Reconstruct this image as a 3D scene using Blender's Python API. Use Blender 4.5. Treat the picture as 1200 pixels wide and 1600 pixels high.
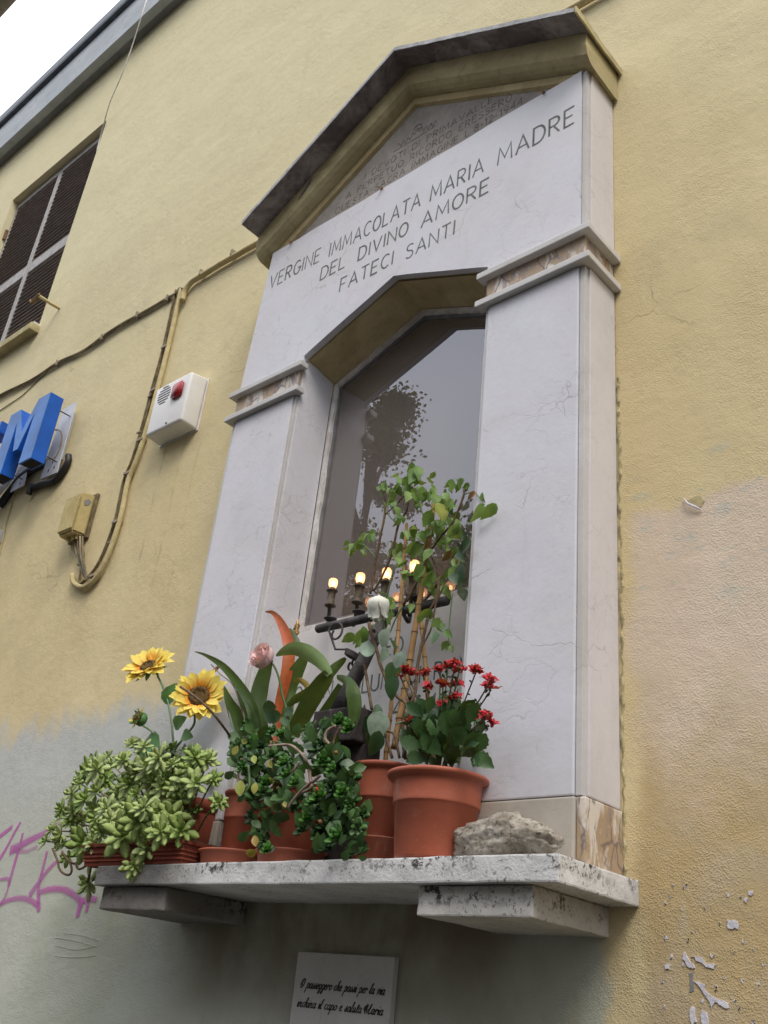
import bpy, bmesh, math, random
from mathutils import Vector, Matrix, noise, Euler
for o in list(bpy.data.objects): bpy.data.objects.remove(o, do_unlink=True)
S = bpy.context.scene; COL = S.collection
rnd = random.Random(7); PI = math.pi
# ------------------------------------------------------------------ camera
CP = Vector((1.34791674, -1.43932053, -0.11711924)); FPX = 1528.76
CE = Euler((math.radians(117.64885), math.radians(-5.71852), math.radians(41.20715)), 'XYZ')
cd = bpy.data.cameras.new('camera'); cam = bpy.data.objects.new('camera', cd); COL.objects.link(cam)
cam.location = CP; cam.rotation_euler = CE
cd.sensor_fit = 'VERTICAL'; cd.sensor_height = 24; cd.lens = FPX/1600*24; cd.clip_start = .02; cd.clip_end = 1500
S.camera = cam
CM = CE.to_matrix()
def at(px, py, y):                     # photograph pixel -> the point of the vertical plane at depth y
    d = CM @ Vector(((px-600)/FPX, -(py-800)/FPX, -1))
    return CP + d*((y-CP.y)/d.y)
# ------------------------------------------------------------------ sky, sun, exposure
SUN_EL, SUN_ROT = math.radians(52), math.radians(128)
w = bpy.data.worlds.new('World'); S.world = w; w.use_nodes = True
nt = w.node_tree; nt.nodes.clear()
sky = nt.nodes.new('ShaderNodeTexSky'); sky.sky_type = 'NISHITA'; sky.sun_disc = False
sky.sun_elevation = SUN_EL; sky.sun_rotation = SUN_ROT; sky.dust_density = 3; sky.air_density = 1.2
tc = nt.nodes.new('ShaderNodeTexCoord'); nz = nt.nodes.new('ShaderNodeTexNoise'); nz.inputs['Scale'].default_value = 2.2; nz.inputs['Detail'].default_value = 5
cr = nt.nodes.new('ShaderNodeValToRGB'); cr.color_ramp.elements[0].position = .3; cr.color_ramp.elements[0].color = (7.2, 7.5, 8.3, 1)
cr.color_ramp.elements[1].position = .7; cr.color_ramp.elements[1].color = (9.6, 9.8, 10.3, 1)
mx = nt.nodes.new('ShaderNodeMix'); mx.data_type = 'RGBA'; mx.inputs[0].default_value = .85
bg = nt.nodes.new('ShaderNodeBackground'); bg.inputs['Strength'].default_value = .12
wo = nt.nodes.new('ShaderNodeOutputWorld')
nt.links.new(tc.outputs['Generated'], nz.inputs['Vector']); nt.links.new(nz.outputs['Fac'], cr.inputs[0])
sx_ = nt.nodes.new('ShaderNodeSeparateXYZ'); nt.links.new(tc.outputs['Generated'], sx_.inputs[0])
mr_ = nt.nodes.new('ShaderNodeMapRange'); mr_.inputs[1].default_value = 0; mr_.inputs[2].default_value = 1; mr_.inputs[3].default_value = .30; mr_.inputs[4].default_value = 1.5
nt.links.new(sx_.outputs[2], mr_.inputs[0]); vm_ = nt.nodes.new('ShaderNodeVectorMath'); vm_.operation = 'SCALE'
nt.links.new(cr.outputs[0], vm_.inputs[0]); nt.links.new(mr_.outputs[0], vm_.inputs['Scale'])
nt.links.new(sky.outputs[0], mx.inputs[6]); nt.links.new(vm_.outputs[0], mx.inputs[7])
nt.links.new(mx.outputs[2], bg.inputs['Color']); nt.links.new(bg.outputs[0], wo.inputs[0])
sl = bpy.data.lights.new('sun', 'SUN'); so = bpy.data.objects.new('sun', sl); COL.objects.link(so)
sl.energy = 1.1; sl.angle = math.radians(22); sl.color = (1, .93, .83)
sv = Vector((math.sin(SUN_ROT)*math.cos(SUN_EL), math.cos(SUN_ROT)*math.cos(SUN_EL), math.sin(SUN_EL)))
so.rotation_euler = sv.to_track_quat('Z', 'Y').to_euler()
S.view_settings.view_transform = 'Standard'; S.view_settings.look = 'None'; S.view_settings.exposure = .80; S.view_settings.gamma = 1
S.render.engine = 'CYCLES'; S.cycles.max_bounces = 5; S.cycles.diffuse_bounces = 3; S.cycles.caustics_reflective = False; S.cycles.caustics_refractive = False; S.cycles.transparent_max_bounces = 16

# ------------------------------------------------------------------ material helpers
class NT:
    def __init__(s, name):
        s.m = bpy.data.materials.new(name); s.m.use_nodes = True; s.t = s.m.node_tree; s.t.nodes.clear()
        s.out = s.t.nodes.new('ShaderNodeOutputMaterial'); s.p = s.t.nodes.new('ShaderNodeBsdfPrincipled')
        s.t.links.new(s.p.outputs[0], s.out.inputs[0]); s.geo = s.t.nodes.new('ShaderNodeNewGeometry')
        s.pos = s.geo.outputs['Position']
    def _in(s, sock, v):
        if v is None: return
        if hasattr(v, 'is_linked') or isinstance(v, bpy.types.NodeSocket): s.t.links.new(v, sock)
        else:
            if isinstance(v, tuple) and len(v) == 3 and sock.type == 'RGBA': v = v+(1,)
            sock.default_value = v
    def noise(s, scale, detail=4, rough=.55, vec=None, dist=0, stretch=None):
        n = s.t.nodes.new('ShaderNodeTexNoise'); n.inputs['Scale'].default_value = scale; n.inputs['Detail'].default_value = detail
        n.inputs['Roughness'].default_value = rough; n.inputs['Distortion'].default_value = dist
        v = vec or s.pos
        if stretch: v = s.scale(v, stretch)
        s.t.links.new(v, n.inputs['Vector']); return n.outputs['Fac']
    def scale(s, v, sc, loc=(0, 0, 0), rot=(0, 0, 0)):
        n = s.t.nodes.new('ShaderNodeMapping'); n.inputs['Scale'].default_value = sc; n.inputs['Location'].default_value = loc; n.inputs['Rotation'].default_value = rot
        s.t.links.new(v, n.inputs['Vector']); return n.outputs[0]
    def vor(s, scale, feature='DISTANCE_TO_EDGE', vec=None, out=0):
        n = s.t.nodes.new('ShaderNodeTexVoronoi'); n.feature = feature; n.inputs['Scale'].default_value = scale
        s.t.links.new(vec or s.pos, n.inputs['Vector']); return n.outputs[out]
    def warp(s, amt, scale):
        n = s.t.nodes.new('ShaderNodeTexNoise'); n.inputs['Scale'].default_value = scale; n.inputs['Detail'].default_value = 5
        s.t.links.new(s.pos, n.inputs['Vector'])
        a = s.t.nodes.new('ShaderNodeVectorMath'); a.operation = 'MULTIPLY_ADD'
        s.t.links.new(n.outputs['Color'], a.inputs[0]); a.inputs[1].default_value = (amt,)*3; s.t.links.new(s.pos, a.inputs[2]); return a.outputs[0]
    def math(s, op, a, b=None, c=None):
        n = s.t.nodes.new('ShaderNodeMath'); n.operation = op
        for i, v in enumerate((a, b, c)): s._in(n.inputs[i], v)
        return n.outputs[0]
    def ramp(s, f, a, b, lo=0., hi=1.):              # linear step a..b -> lo..hi clamped
        n = s.t.nodes.new('ShaderNodeMapRange'); s._in(n.inputs[0], f)
        for i, v in enumerate((a, b, lo, hi)): n.inputs[i+1].default_value = v
        n.interpolation_type = 'SMOOTHSTEP'; return n.outputs[0]
    def mix(s, f, a, b, mode='MIX'):
        n = s.t.nodes.new('ShaderNodeMix'); n.data_type = 'RGBA'; n.blend_type = mode
        s._in(n.inputs[0], f); s._in(n.inputs[6], a); s._in(n.inputs[7], b); return n.outputs[2]
    def sep(s):
        n = s.t.nodes.new('ShaderNodeSeparateXYZ'); s.t.links.new(s.pos, n.inputs[0]); return n.outputs
    def rand(s): return s.t.nodes.new('ShaderNodeObjectInfo').outputs['Random']
    def bump(s, h, dist=.002, strength=1., prev=None):
        n = s.t.nodes.new('ShaderNodeBump'); n.inputs['Distance'].default_value = dist; n.inputs['Strength'].default_value = strength
        s._in(n.inputs['Height'], h)
        if prev: s.t.links.new(prev, n.inputs['Normal'])
        return n.outputs[0]
    def done(s, col, rough=.8, nrm=None, metal=0., spec=.5, **kw):
        s._in(s.p.inputs['Base Color'], col); s._in(s.p.inputs['Roughness'], rough); s.p.inputs['Metallic'].default_value = metal
        s.p.inputs['Specular IOR Level'].default_value = spec
        if nrm: s.t.links.new(nrm, s.p.inputs['Normal'])
        for k, v in kw.items(): s._in(s.p.inputs[k.replace('_', ' ')], v)
        return s.m
def simple(name, col, rough=.6, var=.15, scale=30, bumpd=.0005, bscale=200, metal=0., spec=.4, obj_var=0.):
    n = NT(name)
    dark = tuple(c*(1-var*1.6) for c in col); lite = tuple(min(1, c*(1+var)) for c in col)
    c = n.mix(n.ramp(n.noise(scale, 5), .3, .7), dark, lite)
    if obj_var:
        c = n.mix(n.math('MULTIPLY', n.rand(), obj_var), c, tuple(x*.45 for x in col))
    return n.done(c, rough, n.bump(n.noise(bscale, 3), bumpd), metal, spec)

def wall_material():
    n = NT('stucco_paint'); x, y, z = n.sep()
    big = n.noise(1.3, 5, .6); med = n.noise(5, 6, .65); fine = n.noise(60, 4, .6); warp = n.noise(3.2, 5, .6)
    diag = n.noise(2.4, 5, .6, stretch=(1, 1, .55))
    yel = n.mix(n.ramp(diag, .32, .68), (.66, .55, .31), (.73, .625, .375))
    yel = n.mix(n.ramp(med, .48, .76, 0, .45), yel, (.60, .505, .295))
    yel = n.mix(n.math('MULTIPLY', n.ramp(n.noise(230, 3, .7), .55, .70, 0, .75), n.ramp(n.noise(4, 4, .6), .36, .62, .3, 1)), yel, (.34, .28, .17))
    yel = n.mix(n.ramp(n.noise(3.1, 6, .68, dist=.7, stretch=(1, 1, .7)), .52, .72, 0, .4), yel, (.50, .43, .27))
    ck = n.vor(2.3, vec=n.warp(.35, 3)); yel = n.mix(n.math('MULTIPLY', n.ramp(ck, .004, .001), n.ramp(n.noise(2.2, 3), .56, .62, 0, .55)), yel, (.22, .17, .10))
    # paler, greener further up
    yel = n.mix(n.ramp(z, 1.3, 3.0, 0, .75), yel, (.73, .675, .445))
    # rain streaks
    st = n.noise(5, 5, .6, stretch=(3.5, 1, .25))
    yel = n.mix(n.ramp(st, .58, .8, 0, .22), yel, (.52, .44, .29))
    wz = n.math('ADD', z, n.math('MULTIPLY', n.math('SUBTRACT', warp, .5), .32))
    wx = n.math('ADD', x, n.math('MULTIPLY', n.math('SUBTRACT', n.noise(4, 5, .6, stretch=(1, 1, 1.3)), .5), .12))
    # warmer ochre band low on the left, above the overpaint
    c = n.mix(n.ramp(wz, 1.5, .8, 0, .35), yel, (.62, .485, .265))
    # pinkish primer on the right
    pink = n.mix(n.ramp(med, .35, .7), (.64, .52, .39), (.70, .58, .45))
    mr = n.math('MULTIPLY', n.ramp(wx, .56, .60), n.ramp(wz, .79, .755))
    wz2 = n.math('ADD', z, n.math('MULTIPLY', n.math('SUBTRACT', n.noise(2.6, 5, .65), .5), .6))
    must = n.mix(n.ramp(n.noise(9, 5, .65), .35, .7), (.50, .375, .19), (.51, .41, .26))
    must = n.mix(n.ramp(n.noise(14, 4, .6, stretch=(2.5, 1, .4)), .6, .75, 0, .5), must, (.50, .44, .33))
    pm = n.mix(n.ramp(wz2, .44, .24), pink, must)
    c = n.mix(mr, c, pm)
    # blue-green scraped traces near the primer boundary
    tr = n.math('MULTIPLY', n.math('MULTIPLY', n.ramp(n.noise(11, 5, .7, stretch=(1, 1, 2)), .54, .66), n.ramp(x, .56, .6)), n.math('MULTIPLY', n.ramp(z, .5, .62), n.ramp(z, .88, .8)))
    c = n.mix(n.math('MULTIPLY', tr, .6), c, (.43, .47, .42))
    # grey-green overpaint low on the left and under the shelf
    gg = n.mix(n.ramp(n.noise(2.0, 5, .6), .35, .65), (.43, .45, .36), (.50, .515, .45))
    gg = n.mix(n.ramp(z, .2, .5, 0, .6), gg, (.52, .53, .55))
    gg = n.mix(n.ramp(n.noise(6, 5, .65, stretch=(2, 1, .5)), .58, .8, 0, .55), gg, (.38, .31, .15))
    ml = n.math('MULTIPLY', n.ramp(n.math('ADD', wz, n.math('MULTIPLY', n.math('SUBTRACT', n.noise(9, 4, .6, stretch=(2.6, 1, .3)), .5), .22)), .62, .49), n.ramp(wx, .535, .50))
    c = n.mix(n.math('MULTIPLY', ml, .96), c, gg)
    # rust-brown run-off beneath the shelf, deepened to paint in shade there
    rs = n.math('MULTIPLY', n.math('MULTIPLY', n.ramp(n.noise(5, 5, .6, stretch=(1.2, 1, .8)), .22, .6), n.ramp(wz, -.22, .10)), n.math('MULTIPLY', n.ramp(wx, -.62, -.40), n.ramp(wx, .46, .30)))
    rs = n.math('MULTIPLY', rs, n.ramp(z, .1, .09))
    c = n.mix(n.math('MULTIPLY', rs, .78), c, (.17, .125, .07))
    xw = n.math('ADD', x, n.math('MULTIPLY', n.noise(3, 3), .06))
    for x0_, zt_, zb_, st_ in ((-1.045, 1.44, .55, .5), (-.945, 1.44, .7, .35), (-.86, 1.40, .5, .3), (-1.42, 1.0, .6, .3), (-.62, 1.2, .6, .3)):
        lm_ = n.math('MULTIPLY', n.ramp(n.math('ABSOLUTE', n.math('SUBTRACT', xw, x0_+.03)), .010, .001), n.math('MULTIPLY', n.ramp(z, zt_+.01, zt_-.02), n.ramp(z, zb_, zb_+.5)))
        c = n.mix(n.math('MULTIPLY', n.math('MULTIPLY', lm_, n.ramp(n.noise(9, 4, .7), .42, .7)), st_), c, (.26, .20, .12))
    h1 = n.bump(n.noise(2.2, 4, .5), .03, .5)
    h2 = n.bump(n.noise(12, 5, .6, stretch=(1, 1, .6)), .005, .45, h1)
    gr = n.ramp(n.noise(5, 4, .6), .3, .65, .35, 1)
    h3 = n.bump(n.math("MULTIPLY", n.ramp(n.math("ADD", n.vor(330, "F1"), n.math("MULTIPLY", n.noise(160, 3), .5)), .95, .2), gr), .0016, .42, h2)
    h4 = n.bump(n.math('MULTIPLY', n.noise(60, 3, .5), gr), .0030, .45, h3)
    return n.done(c, .92, h4, spec=.2)

def marble(name, base=(.66, .655, .67), warm=(.62, .58, .56), crack=1., dirt=.25):
    n = NT(name)
    c = n.mix(n.ramp(n.noise(3.5, 6, .65), .35, .7), base, warm)
    c = n.mix(n.ramp(n.noise(38, 5, .7), .5, .78, 0, .3), c, tuple(b*.82 for b in base))
    c = n.mix(n.ramp(n.noise(2.3, 7, .72, dist=.8), .48, .70, 0, .38), c, tuple(b*.74 for b in base))
    c = n.mix(n.ramp(n.noise(120, 4, .7), .58, .74, 0, .3), c, (.36, .33, .31))
    wv = n.warp(.16, 5); e = n.vor(7.5, vec=n.scale(wv, (.7, .7, 1.25), rot=(0, .35, 0)))
    m = n.math('MULTIPLY', n.ramp(e, .008, .002), n.ramp(n.noise(7, 3), .52, .62, 0, .8))
    wv3 = n.warp(.07, 30); e4 = n.vor(40, vec=n.scale(wv3, (.5, .5, 1.3))); m4 = n.math('MULTIPLY', n.ramp(e4, .035, .008), n.ramp(n.noise(5, 4, .7), .52, .66, 0, .5))
    wv2 = n.warp(.1, 14); e2 = n.vor(17, vec=n.scale(wv2, (.6, .6, 1.4)))
    m2 = n.math('MULTIPLY', n.ramp(e2, .02, .004), n.ramp(n.noise(4.4, 4), .48, .60))
    mm = n.math('MAXIMUM', n.math('MAXIMUM', m, m4), n.math('MULTIPLY', m2, .5))
    c = n.mix(n.math('MULTIPLY', mm, .5*crack), c, (.25, .23, .23))
    c = n.mix(n.ramp(n.noise(5, 5, .65, stretch=(3, 3, .5)), .6, .8, 0, dirt), c, (.42, .38, .33))
    b = n.bump(n.noise(9, 5, .6), .004, .35); b = n.bump(n.noise(75, 4, .65), .0006, .45, b)
    b = n.bump(n.math('SUBTRACT', 1, mm), .0006, .4, b)
    return n.done(c, .52, b, spec=.35)
def breccia(name):
    n = NT(name)
    sc = n.scale(n.warp(.05, 14), (1, 1, .42), rot=(.35, .55, .35))
    b1 = n.ramp(n.noise(17, 4, .55, vec=sc), .46, .53); b2 = n.ramp(n.noise(24, 4, .6, vec=n.scale(sc, (1, 1, 1), loc=(3, 5, 1))), .52, .60)
    c = n.mix(b1, (.66, .60, .53), (.40, .29, .185)); c = n.mix(n.math('MULTIPLY', b2, .8), c, (.30, .235, .225))
    e = n.vor(30, vec=sc); c = n.mix(n.math('MULTIPLY', n.ramp(e, .07, .015), n.ramp(n.noise(20, 3), .40, .55, 0, .85)), c, (.17, .13, .13))
    c = n.mix(n.ramp(n.noise(60, 4), .55, .75, 0, .35), c, (.68, .63, .57))
    return n.done(c, .45, n.bump(n.noise(60, 4), .001, .5), spec=.4)
def travertine(name, lichen=(.10, .125), base=(.70, .69, .675)):
    n = NT(name); x, y, z = n.sep()
    c = n.mix(n.ramp(n.noise(6, 6, .65), .35, .7), base, tuple(b*.72 for b in base))
    c = n.mix(n.ramp(n.noise(26, 5, .7), .55, .75, 0, .5), c, (.36, .33, .29))
    k = n.math('MULTIPLY', n.ramp(n.noise(55, 7, .8), .52, .56), n.ramp(n.noise(8, 4), .42, .58))
    k = n.math('MULTIPLY', k, n.ramp(z, lichen[0]-.012, lichen[0]+.004))
    c = n.mix(n.math('MULTIPLY', k, .95), c, (.04, .032, .026))
    k2 = n.math('MULTIPLY', n.ramp(n.noise(150, 3, .7), .58, .64), n.ramp(n.noise(12, 3), .4, .6))
    c = n.mix(n.math('MULTIPLY', k2, .8), c, (.10, .085, .07))
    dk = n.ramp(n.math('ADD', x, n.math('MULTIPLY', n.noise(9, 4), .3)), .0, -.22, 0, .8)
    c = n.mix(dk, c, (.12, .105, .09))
    b = n.bump(n.noise(30, 5, .7), .004, .55); b = n.bump(n.noise(140, 3, .7), .0015, .7, b)
    return n.done(c, .85, b, spec=.25)
def grime(name, a, b_, scale=7, bd=.003):
    n = NT(name)
    c = n.mix(n.ramp(n.noise(scale, 6, .7, dist=.6), .38, .66), a, b_)
    c = n.mix(n.ramp(n.noise(scale*5, 5, .7), .5, .75, 0, .5), c, tuple(v*.6 for v in a))
    b = n.bump(n.noise(40, 5, .7), bd, .7)
    return n.done(c, .92, b, spec=.15)
def leafmat(name, a, b_, spots=None, trans=.25, rough=.45, ov=.55, edge=None):
    n = NT(name)
    c = n.mix(n.rand(), a, b_)
    c = n.mix(n.ramp(n.noise(55, 4), .4, .7, 0, ov), c, tuple(v*.55 for v in a))
    if spots: c = n.mix(n.ramp(n.noise(90, 3, .6), .62, .7, 0, .7), c, spots)
    n.done(c, rough, n.bump(n.noise(180, 3), .0006, .6), spec=.4)
    tr = n.t.nodes.new('ShaderNodeBsdfTranslucent'); n._in(tr.inputs[0], n.mix(.5, c, (.35, .42, .06)))
    ms = n.t.nodes.new('ShaderNodeMixShader'); ms.inputs[0].default_value = trans
    n.t.links.new(n.p.outputs[0], ms.inputs[1]); n.t.links.new(tr.outputs[0], ms.inputs[2]); n.t.links.new(ms.outputs[0], n.out.inputs[0])
    return n.m
M = {}
M['wall'] = wall_material()
M['marble'] = marble('white_marble', (.66, .66, .71), (.64, .62, .64)); M['marble_warm'] = marble('warm_lit_marble', (.655, .63, .64), (.62, .585, .59), .8)  # one marble in two tints: cool front light, warm side light painted in
M['marble_mould'] = marble('marble_moulding', (.60, .59, .58), (.50, .47, .44), .5, .5)
M['marble_panel'] = marble('inscription_marble', (.72, .70, .70), (.66, .64, .63), .6)
M['plaque'] = marble('greyed_plaque_marble', (.62, .60, .58), (.54, .52, .49), .6)
M['breccia'] = breccia('breccia_marble')
M['plinthfront'] = marble('plinth_marble', (.52, .475, .41), (.38, .335, .28), 1.2, .6)
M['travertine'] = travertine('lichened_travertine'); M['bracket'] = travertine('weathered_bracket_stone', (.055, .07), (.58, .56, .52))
M['ochre'] = grime('ochre_plaster', (.42, .355, .20), (.56, .49, .28), 6)
M['soffit'] = grime('soffit_plaster', (.46, .37, .20), (.60, .50, .29), 5)
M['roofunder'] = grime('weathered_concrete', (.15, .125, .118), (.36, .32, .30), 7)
M['rooflip'] = grime('lit_concrete_edge', (.38, .38, .39), (.55, .55, .56), 30)  # paler than the slab: the front edge's lit look put into the colour
M['groove'] = grime('dirty_mortar', (.33, .30, .28), (.46, .43, .41), 20)
M['tymp'] = grime('grey_tympanum_stone', (.30, .275, .25), (.38, .35, .32), 14, .0015)
M['mortar'] = grime('crumbling_mortar', (.26, .23, .13), (.58, .51, .30), 45, .003)
M['letter'] = simple('engraved_letter_paint', (.15, .165, .155), .8, .2, 60)
M['letter_soft'] = simple('faded_letter_paint', (.15, .13, .115), .8, .3, 60)
M['letter_brown'] = simple('dark_brown_letter', (.05, .03, .025), .6)
M['framepaint'] = grime('peeling_white_paint', (.60, .57, .54), (.80, .78, .76), 22, .003)
M['lead'] = simple('grey_glazing_lead', (.20, .20, .21), .6)
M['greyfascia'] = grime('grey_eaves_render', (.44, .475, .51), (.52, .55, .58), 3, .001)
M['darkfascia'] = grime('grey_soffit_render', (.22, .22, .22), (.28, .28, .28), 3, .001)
M['gutter'] = simple('dark_grey_gutter', (.10, .12, .14), .5)
M['shutframe'] = simple('shutter_frame_metal', (.34, .32, .30), .5)
M['slat'] = simple('brown_shutter_slat', (.24, .19, .165), .5)
M['dark'] = simple('dark_interior', (.02, .018, .018), .9)
M['rust'] = grime('rusty_iron', (.17, .08, .05), (.30, .22, .12), 40, .001)
M['conduit'] = grime('painted_conduit', (.50, .41, .21), (.62, .53, .30), 30, .0008)
M['cablem'] = grime('dirty_cable', (.13, .105, .06), (.28, .22, .12), 40, .0008)
M['clip'] = simple('cable_clip', (.30, .25, .17), .6)
M['whitewire'] = simple('white_wire', (.8, .8, .78), .5)
M['sirenw'] = simple('white_siren_plastic', (.76, .75, .73), .35, .04, 12, .0002)
M['blackp'] = simple('black_plastic', (.02, .02, .02), .5)
M['jbox'] = grime('cream_box_plastic', (.46, .37, .17), (.56, .46, .23), 12, .0008)
M['chip'] = simple('bare_grey_patch', (.22, .22, .22), .7)
M['blue'] = simple('blue_letter_paint', (.010, .11, .52), .38, .12, 8, .0003)
M['bluef'] = simple('lighter_blue_letter_face', (.045, .19, .56), .45, .2, 8, .0003)
M['plate'] = simple('white_backing_metal', (.56, .57, .60), .45, .06, 14)
M['terracotta'] = grime('terracotta_plastic', (.32, .085, .045), (.40, .11, .058), 7, .0004)
def cotta(name, a, b_):
    n = NT(name); c = n.mix(n.ramp(n.noise(9, 6, .65), .35, .7), a, b_)
    c = n.mix(n.ramp(n.noise(13, 6, .75, dist=.7), .54, .74, 0, .38), c, (.50, .30, .22))
    c = n.mix(n.ramp(n.noise(30, 5, .8, stretch=(1, 1, .35)), .60, .72, 0, .45), c, tuple(v*.45 for v in a))
    c = n.mix(n.ramp(n.noise(190, 3, .7), .66, .72, 0, .6), c, (.45, .33, .27))
    r = n.ramp(n.noise(12, 4), .3, .7, .42, .66)
    return n.done(c, r, n.bump(n.noise(30, 5, .6), .0012, .5), spec=.35)
M['terracotta'] = cotta('terracotta_plastic', (.33, .085, .045), (.40, .112, .062))
M['browncotta'] = grime('dark_terracotta', (.20, .052, .032), (.26, .075, .045), 8, .0006)
M['soil'] = simple('potting_soil', (.05, .035, .025), 1., .4, 80, .004, 60)
M['iron'] = grime('wrought_iron', (.06, .055, .055), (.13, .12, .12), 30, .0008)
M['irond'] = grime('dark_lamp_base', (.035, .028, .027), (.07, .06, .058), 30, .0008)
M['brass'] = grime('dull_brass_socket', (.085, .07, .05), (.18, .15, .12), 60, .0005)
M['bamboo'] = grime('bamboo_cane', (.33, .19, .085), (.45, .29, .14), 30, .0006)
M['bark'] = grime('rose_bark', (.11, .07, .045), (.20, .14, .085), 60, .001)
M['greenstem'] = simple('green_stem', (.10, .17, .055), .5)
M['sunstem'] = simple('artificial_stem', (.13, .20, .10), .5)
M['twig'] = grime('pale_twig', (.24, .17, .13), (.36, .28, .22), 60, .001)
M['roseleaf'] = leafmat('rose_leaf', (.12, .24, .05), (.26, .40, .11), (.28, .22, .07), .35)
M['rosedark'] = leafmat('dark_rose_leaf', (.020, .058, .022), (.045, .11, .030), None, .2)
M['rosepale'] = leafmat('pale_artificial_leaf', (.22, .32, .24), (.33, .41, .32), None, .2)
M['leafyellow'] = leafmat('yellowing_leaf', (.36, .42, .08), (.45, .40, .10), (.22, .10, .03), .3)
M['leafbrown'] = leafmat('withered_leaf', (.25, .10, .04), (.35, .20, .08), None, .2)
M['sedum'] = leafmat('sedum_leaf', (.36, .50, .12), (.56, .66, .27), None, .32, .5, .2)
M['sedumdark'] = leafmat('shaded_sedum_leaf', (.22, .34, .09), (.34, .45, .15), None, .15, .5)  # inner rosettes: shade put into a darker copy of the leaf colour
M['jade'] = leafmat('dark_succulent_leaf', (.032, .085, .024), (.075, .155, .042), None, .1, .4, .5)
M['jadebright'] = leafmat('bright_succulent_tip', (.045, .15, .022), (.085, .22, .035), None, .2, .4)
M['kal'] = leafmat('kalanchoe_leaf', (.022, .062, .018), (.050, .120, .030), None, .12, .42, .5)
M['strap'] = leafmat('strap_leaf', (.045, .085, .022), (.085, .145, .035), None, .25, .38, .5)
M['strappale'] = leafmat('pale_strap_leaf', (.17, .26, .09), (.22, .31, .12), None, .25, .38, .3)
M['straporange'] = leafmat('orange_strap_leaf', (.50, .085, .03), (.54, .11, .03), (.36, .16, .04), .3, .4)
M['strapyellow'] = leafmat('ochre_strap_leaf', (.34, .24, .04), (.45, .28, .05), None, .3, .4)
M['sunleaf'] = leafmat('artificial_sunflower_leaf', (.08, .22, .06), (.14, .30, .09), None, .2)
M['kalred'] = leafmat('red_kalanchoe_flower', (.42, .006, .020), (.56, .015, .035), None, .15, .5, .3)
M['whitepetal'] = leafmat('white_rose_petal', (.84, .84, .74), (.88, .88, .80), None, .2, .6, .12)
M['pinkpetal'] = leafmat('pink_rose_petal', (.88, .50, .53), (.92, .70, .69), None, .2, .6, .15)
def petal_mat():
    n = NT('sunflower_petal'); tcn = n.t.nodes.new('ShaderNodeTexCoord'); s = n.t.nodes.new('ShaderNodeSeparateXYZ'); n.t.links.new(tcn.outputs['UV'], s.inputs[0])
    f = n.math('ADD', s.outputs[1], n.math('MULTIPLY', n.math('SUBTRACT', n.rand(), .5), .5))
    c = n.mix(n.ramp(f, .0, .65), (.82, .32, .02), (.88, .72, .16))
    c = n.mix(n.ramp(n.noise(300, 3), .5, .8, 0, .25), c, (.9, .8, .35))
    n.done(c, .6, n.bump(n.noise(260, 3), .0006, .6), spec=.2)
    tr = n.t.nodes.new('ShaderNodeBsdfTranslucent'); n._in(tr.inputs[0], c); ms = n.t.nodes.new('ShaderNodeMixShader'); ms.inputs[0].default_value = .25
    n.t.links.new(n.p.outputs[0], ms.inputs[1]); n.t.links.new(tr.outputs[0], ms.inputs[2]); n.t.links.new(ms.outputs[0], n.out.inputs[0]); return n.m
M['petal'] = petal_mat()
M['seed'] = simple('sunflower_disc', (.13, .075, .02), .9, .5, 300, .003, 400)
def stone_mat():
    n = NT('rough_rock')
    c = n.mix(n.ramp(n.noise(22, 6, .7), .35, .68), (.56, .52, .45), (.28, .24, .185))
    c = n.mix(n.ramp(n.noise(110, 5, .75), .52, .66, 0, .8), c, (.09, .07, .05))
    c = n.mix(n.ramp(n.sep()[2], .185, .215, 0, .45), c, (.60, .57, .49))
    return n.done(c, .95, n.bump(n.noise(150, 6, .8), .004, 1., n.bump(n.vor(75, 'F1'), .006, .9)), spec=.2)
M['stone'] = stone_mat()
def glass_mat():
    n = NT('window_glass'); n.t.nodes.remove(n.p)
    f = n.t.nodes.new('ShaderNodeFresnel'); f.inputs[0].default_value = 2.15
    tr = n.t.nodes.new('ShaderNodeBsdfTransparent'); tr.inputs[0].default_value = (.93, .91, .90, 1)
    g = n.t.nodes.new('ShaderNodeBsdfGlossy'); g.inputs['Roughness'].default_value = .004; g.inputs[0].default_value = (.93, .93, 1, 1)
    d = n.t.nodes.new('ShaderNodeBsdfDiffuse'); d.inputs[0].default_value = (.52, .44, .39, 1)  # warm film in the glass colour, standing in for light inside the niche
    m0 = n.t.nodes.new('ShaderNodeMixShader'); m0.inputs[0].default_value = .26
    n.t.links.new(tr.outputs[0], m0.inputs[1]); n.t.links.new(d.outputs[0], m0.inputs[2])
    m1 = n.t.nodes.new('ShaderNodeMixShader'); n.t.links.new(f.outputs[0], m1.inputs[0]); n.t.links.new(m0.outputs[0], m1.inputs[1]); n.t.links.new(g.outputs[0], m1.inputs[2])
    n.t.links.new(m1.outputs[0], n.out.inputs[0]); return n.m
M['glass'] = glass_mat()
def lens_mat():
    n = NT('red_strobe_lens'); return n.done((.45, .02, .025), .18, n.bump(n.math('SINE', n.math('MULTIPLY', n.sep()[2], 1600)), .0004, .5), spec=.6, Transmission_Weight=.25)
M['lens'] = lens_mat()
def emis(name, col, st):
    n = NT(name); n.done(col, .5, Emission_Color=col, Emission_Strength=st); return n.m
M['filament'] = emis('lit_bulb_core', (1, .74, .45), 7)
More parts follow.
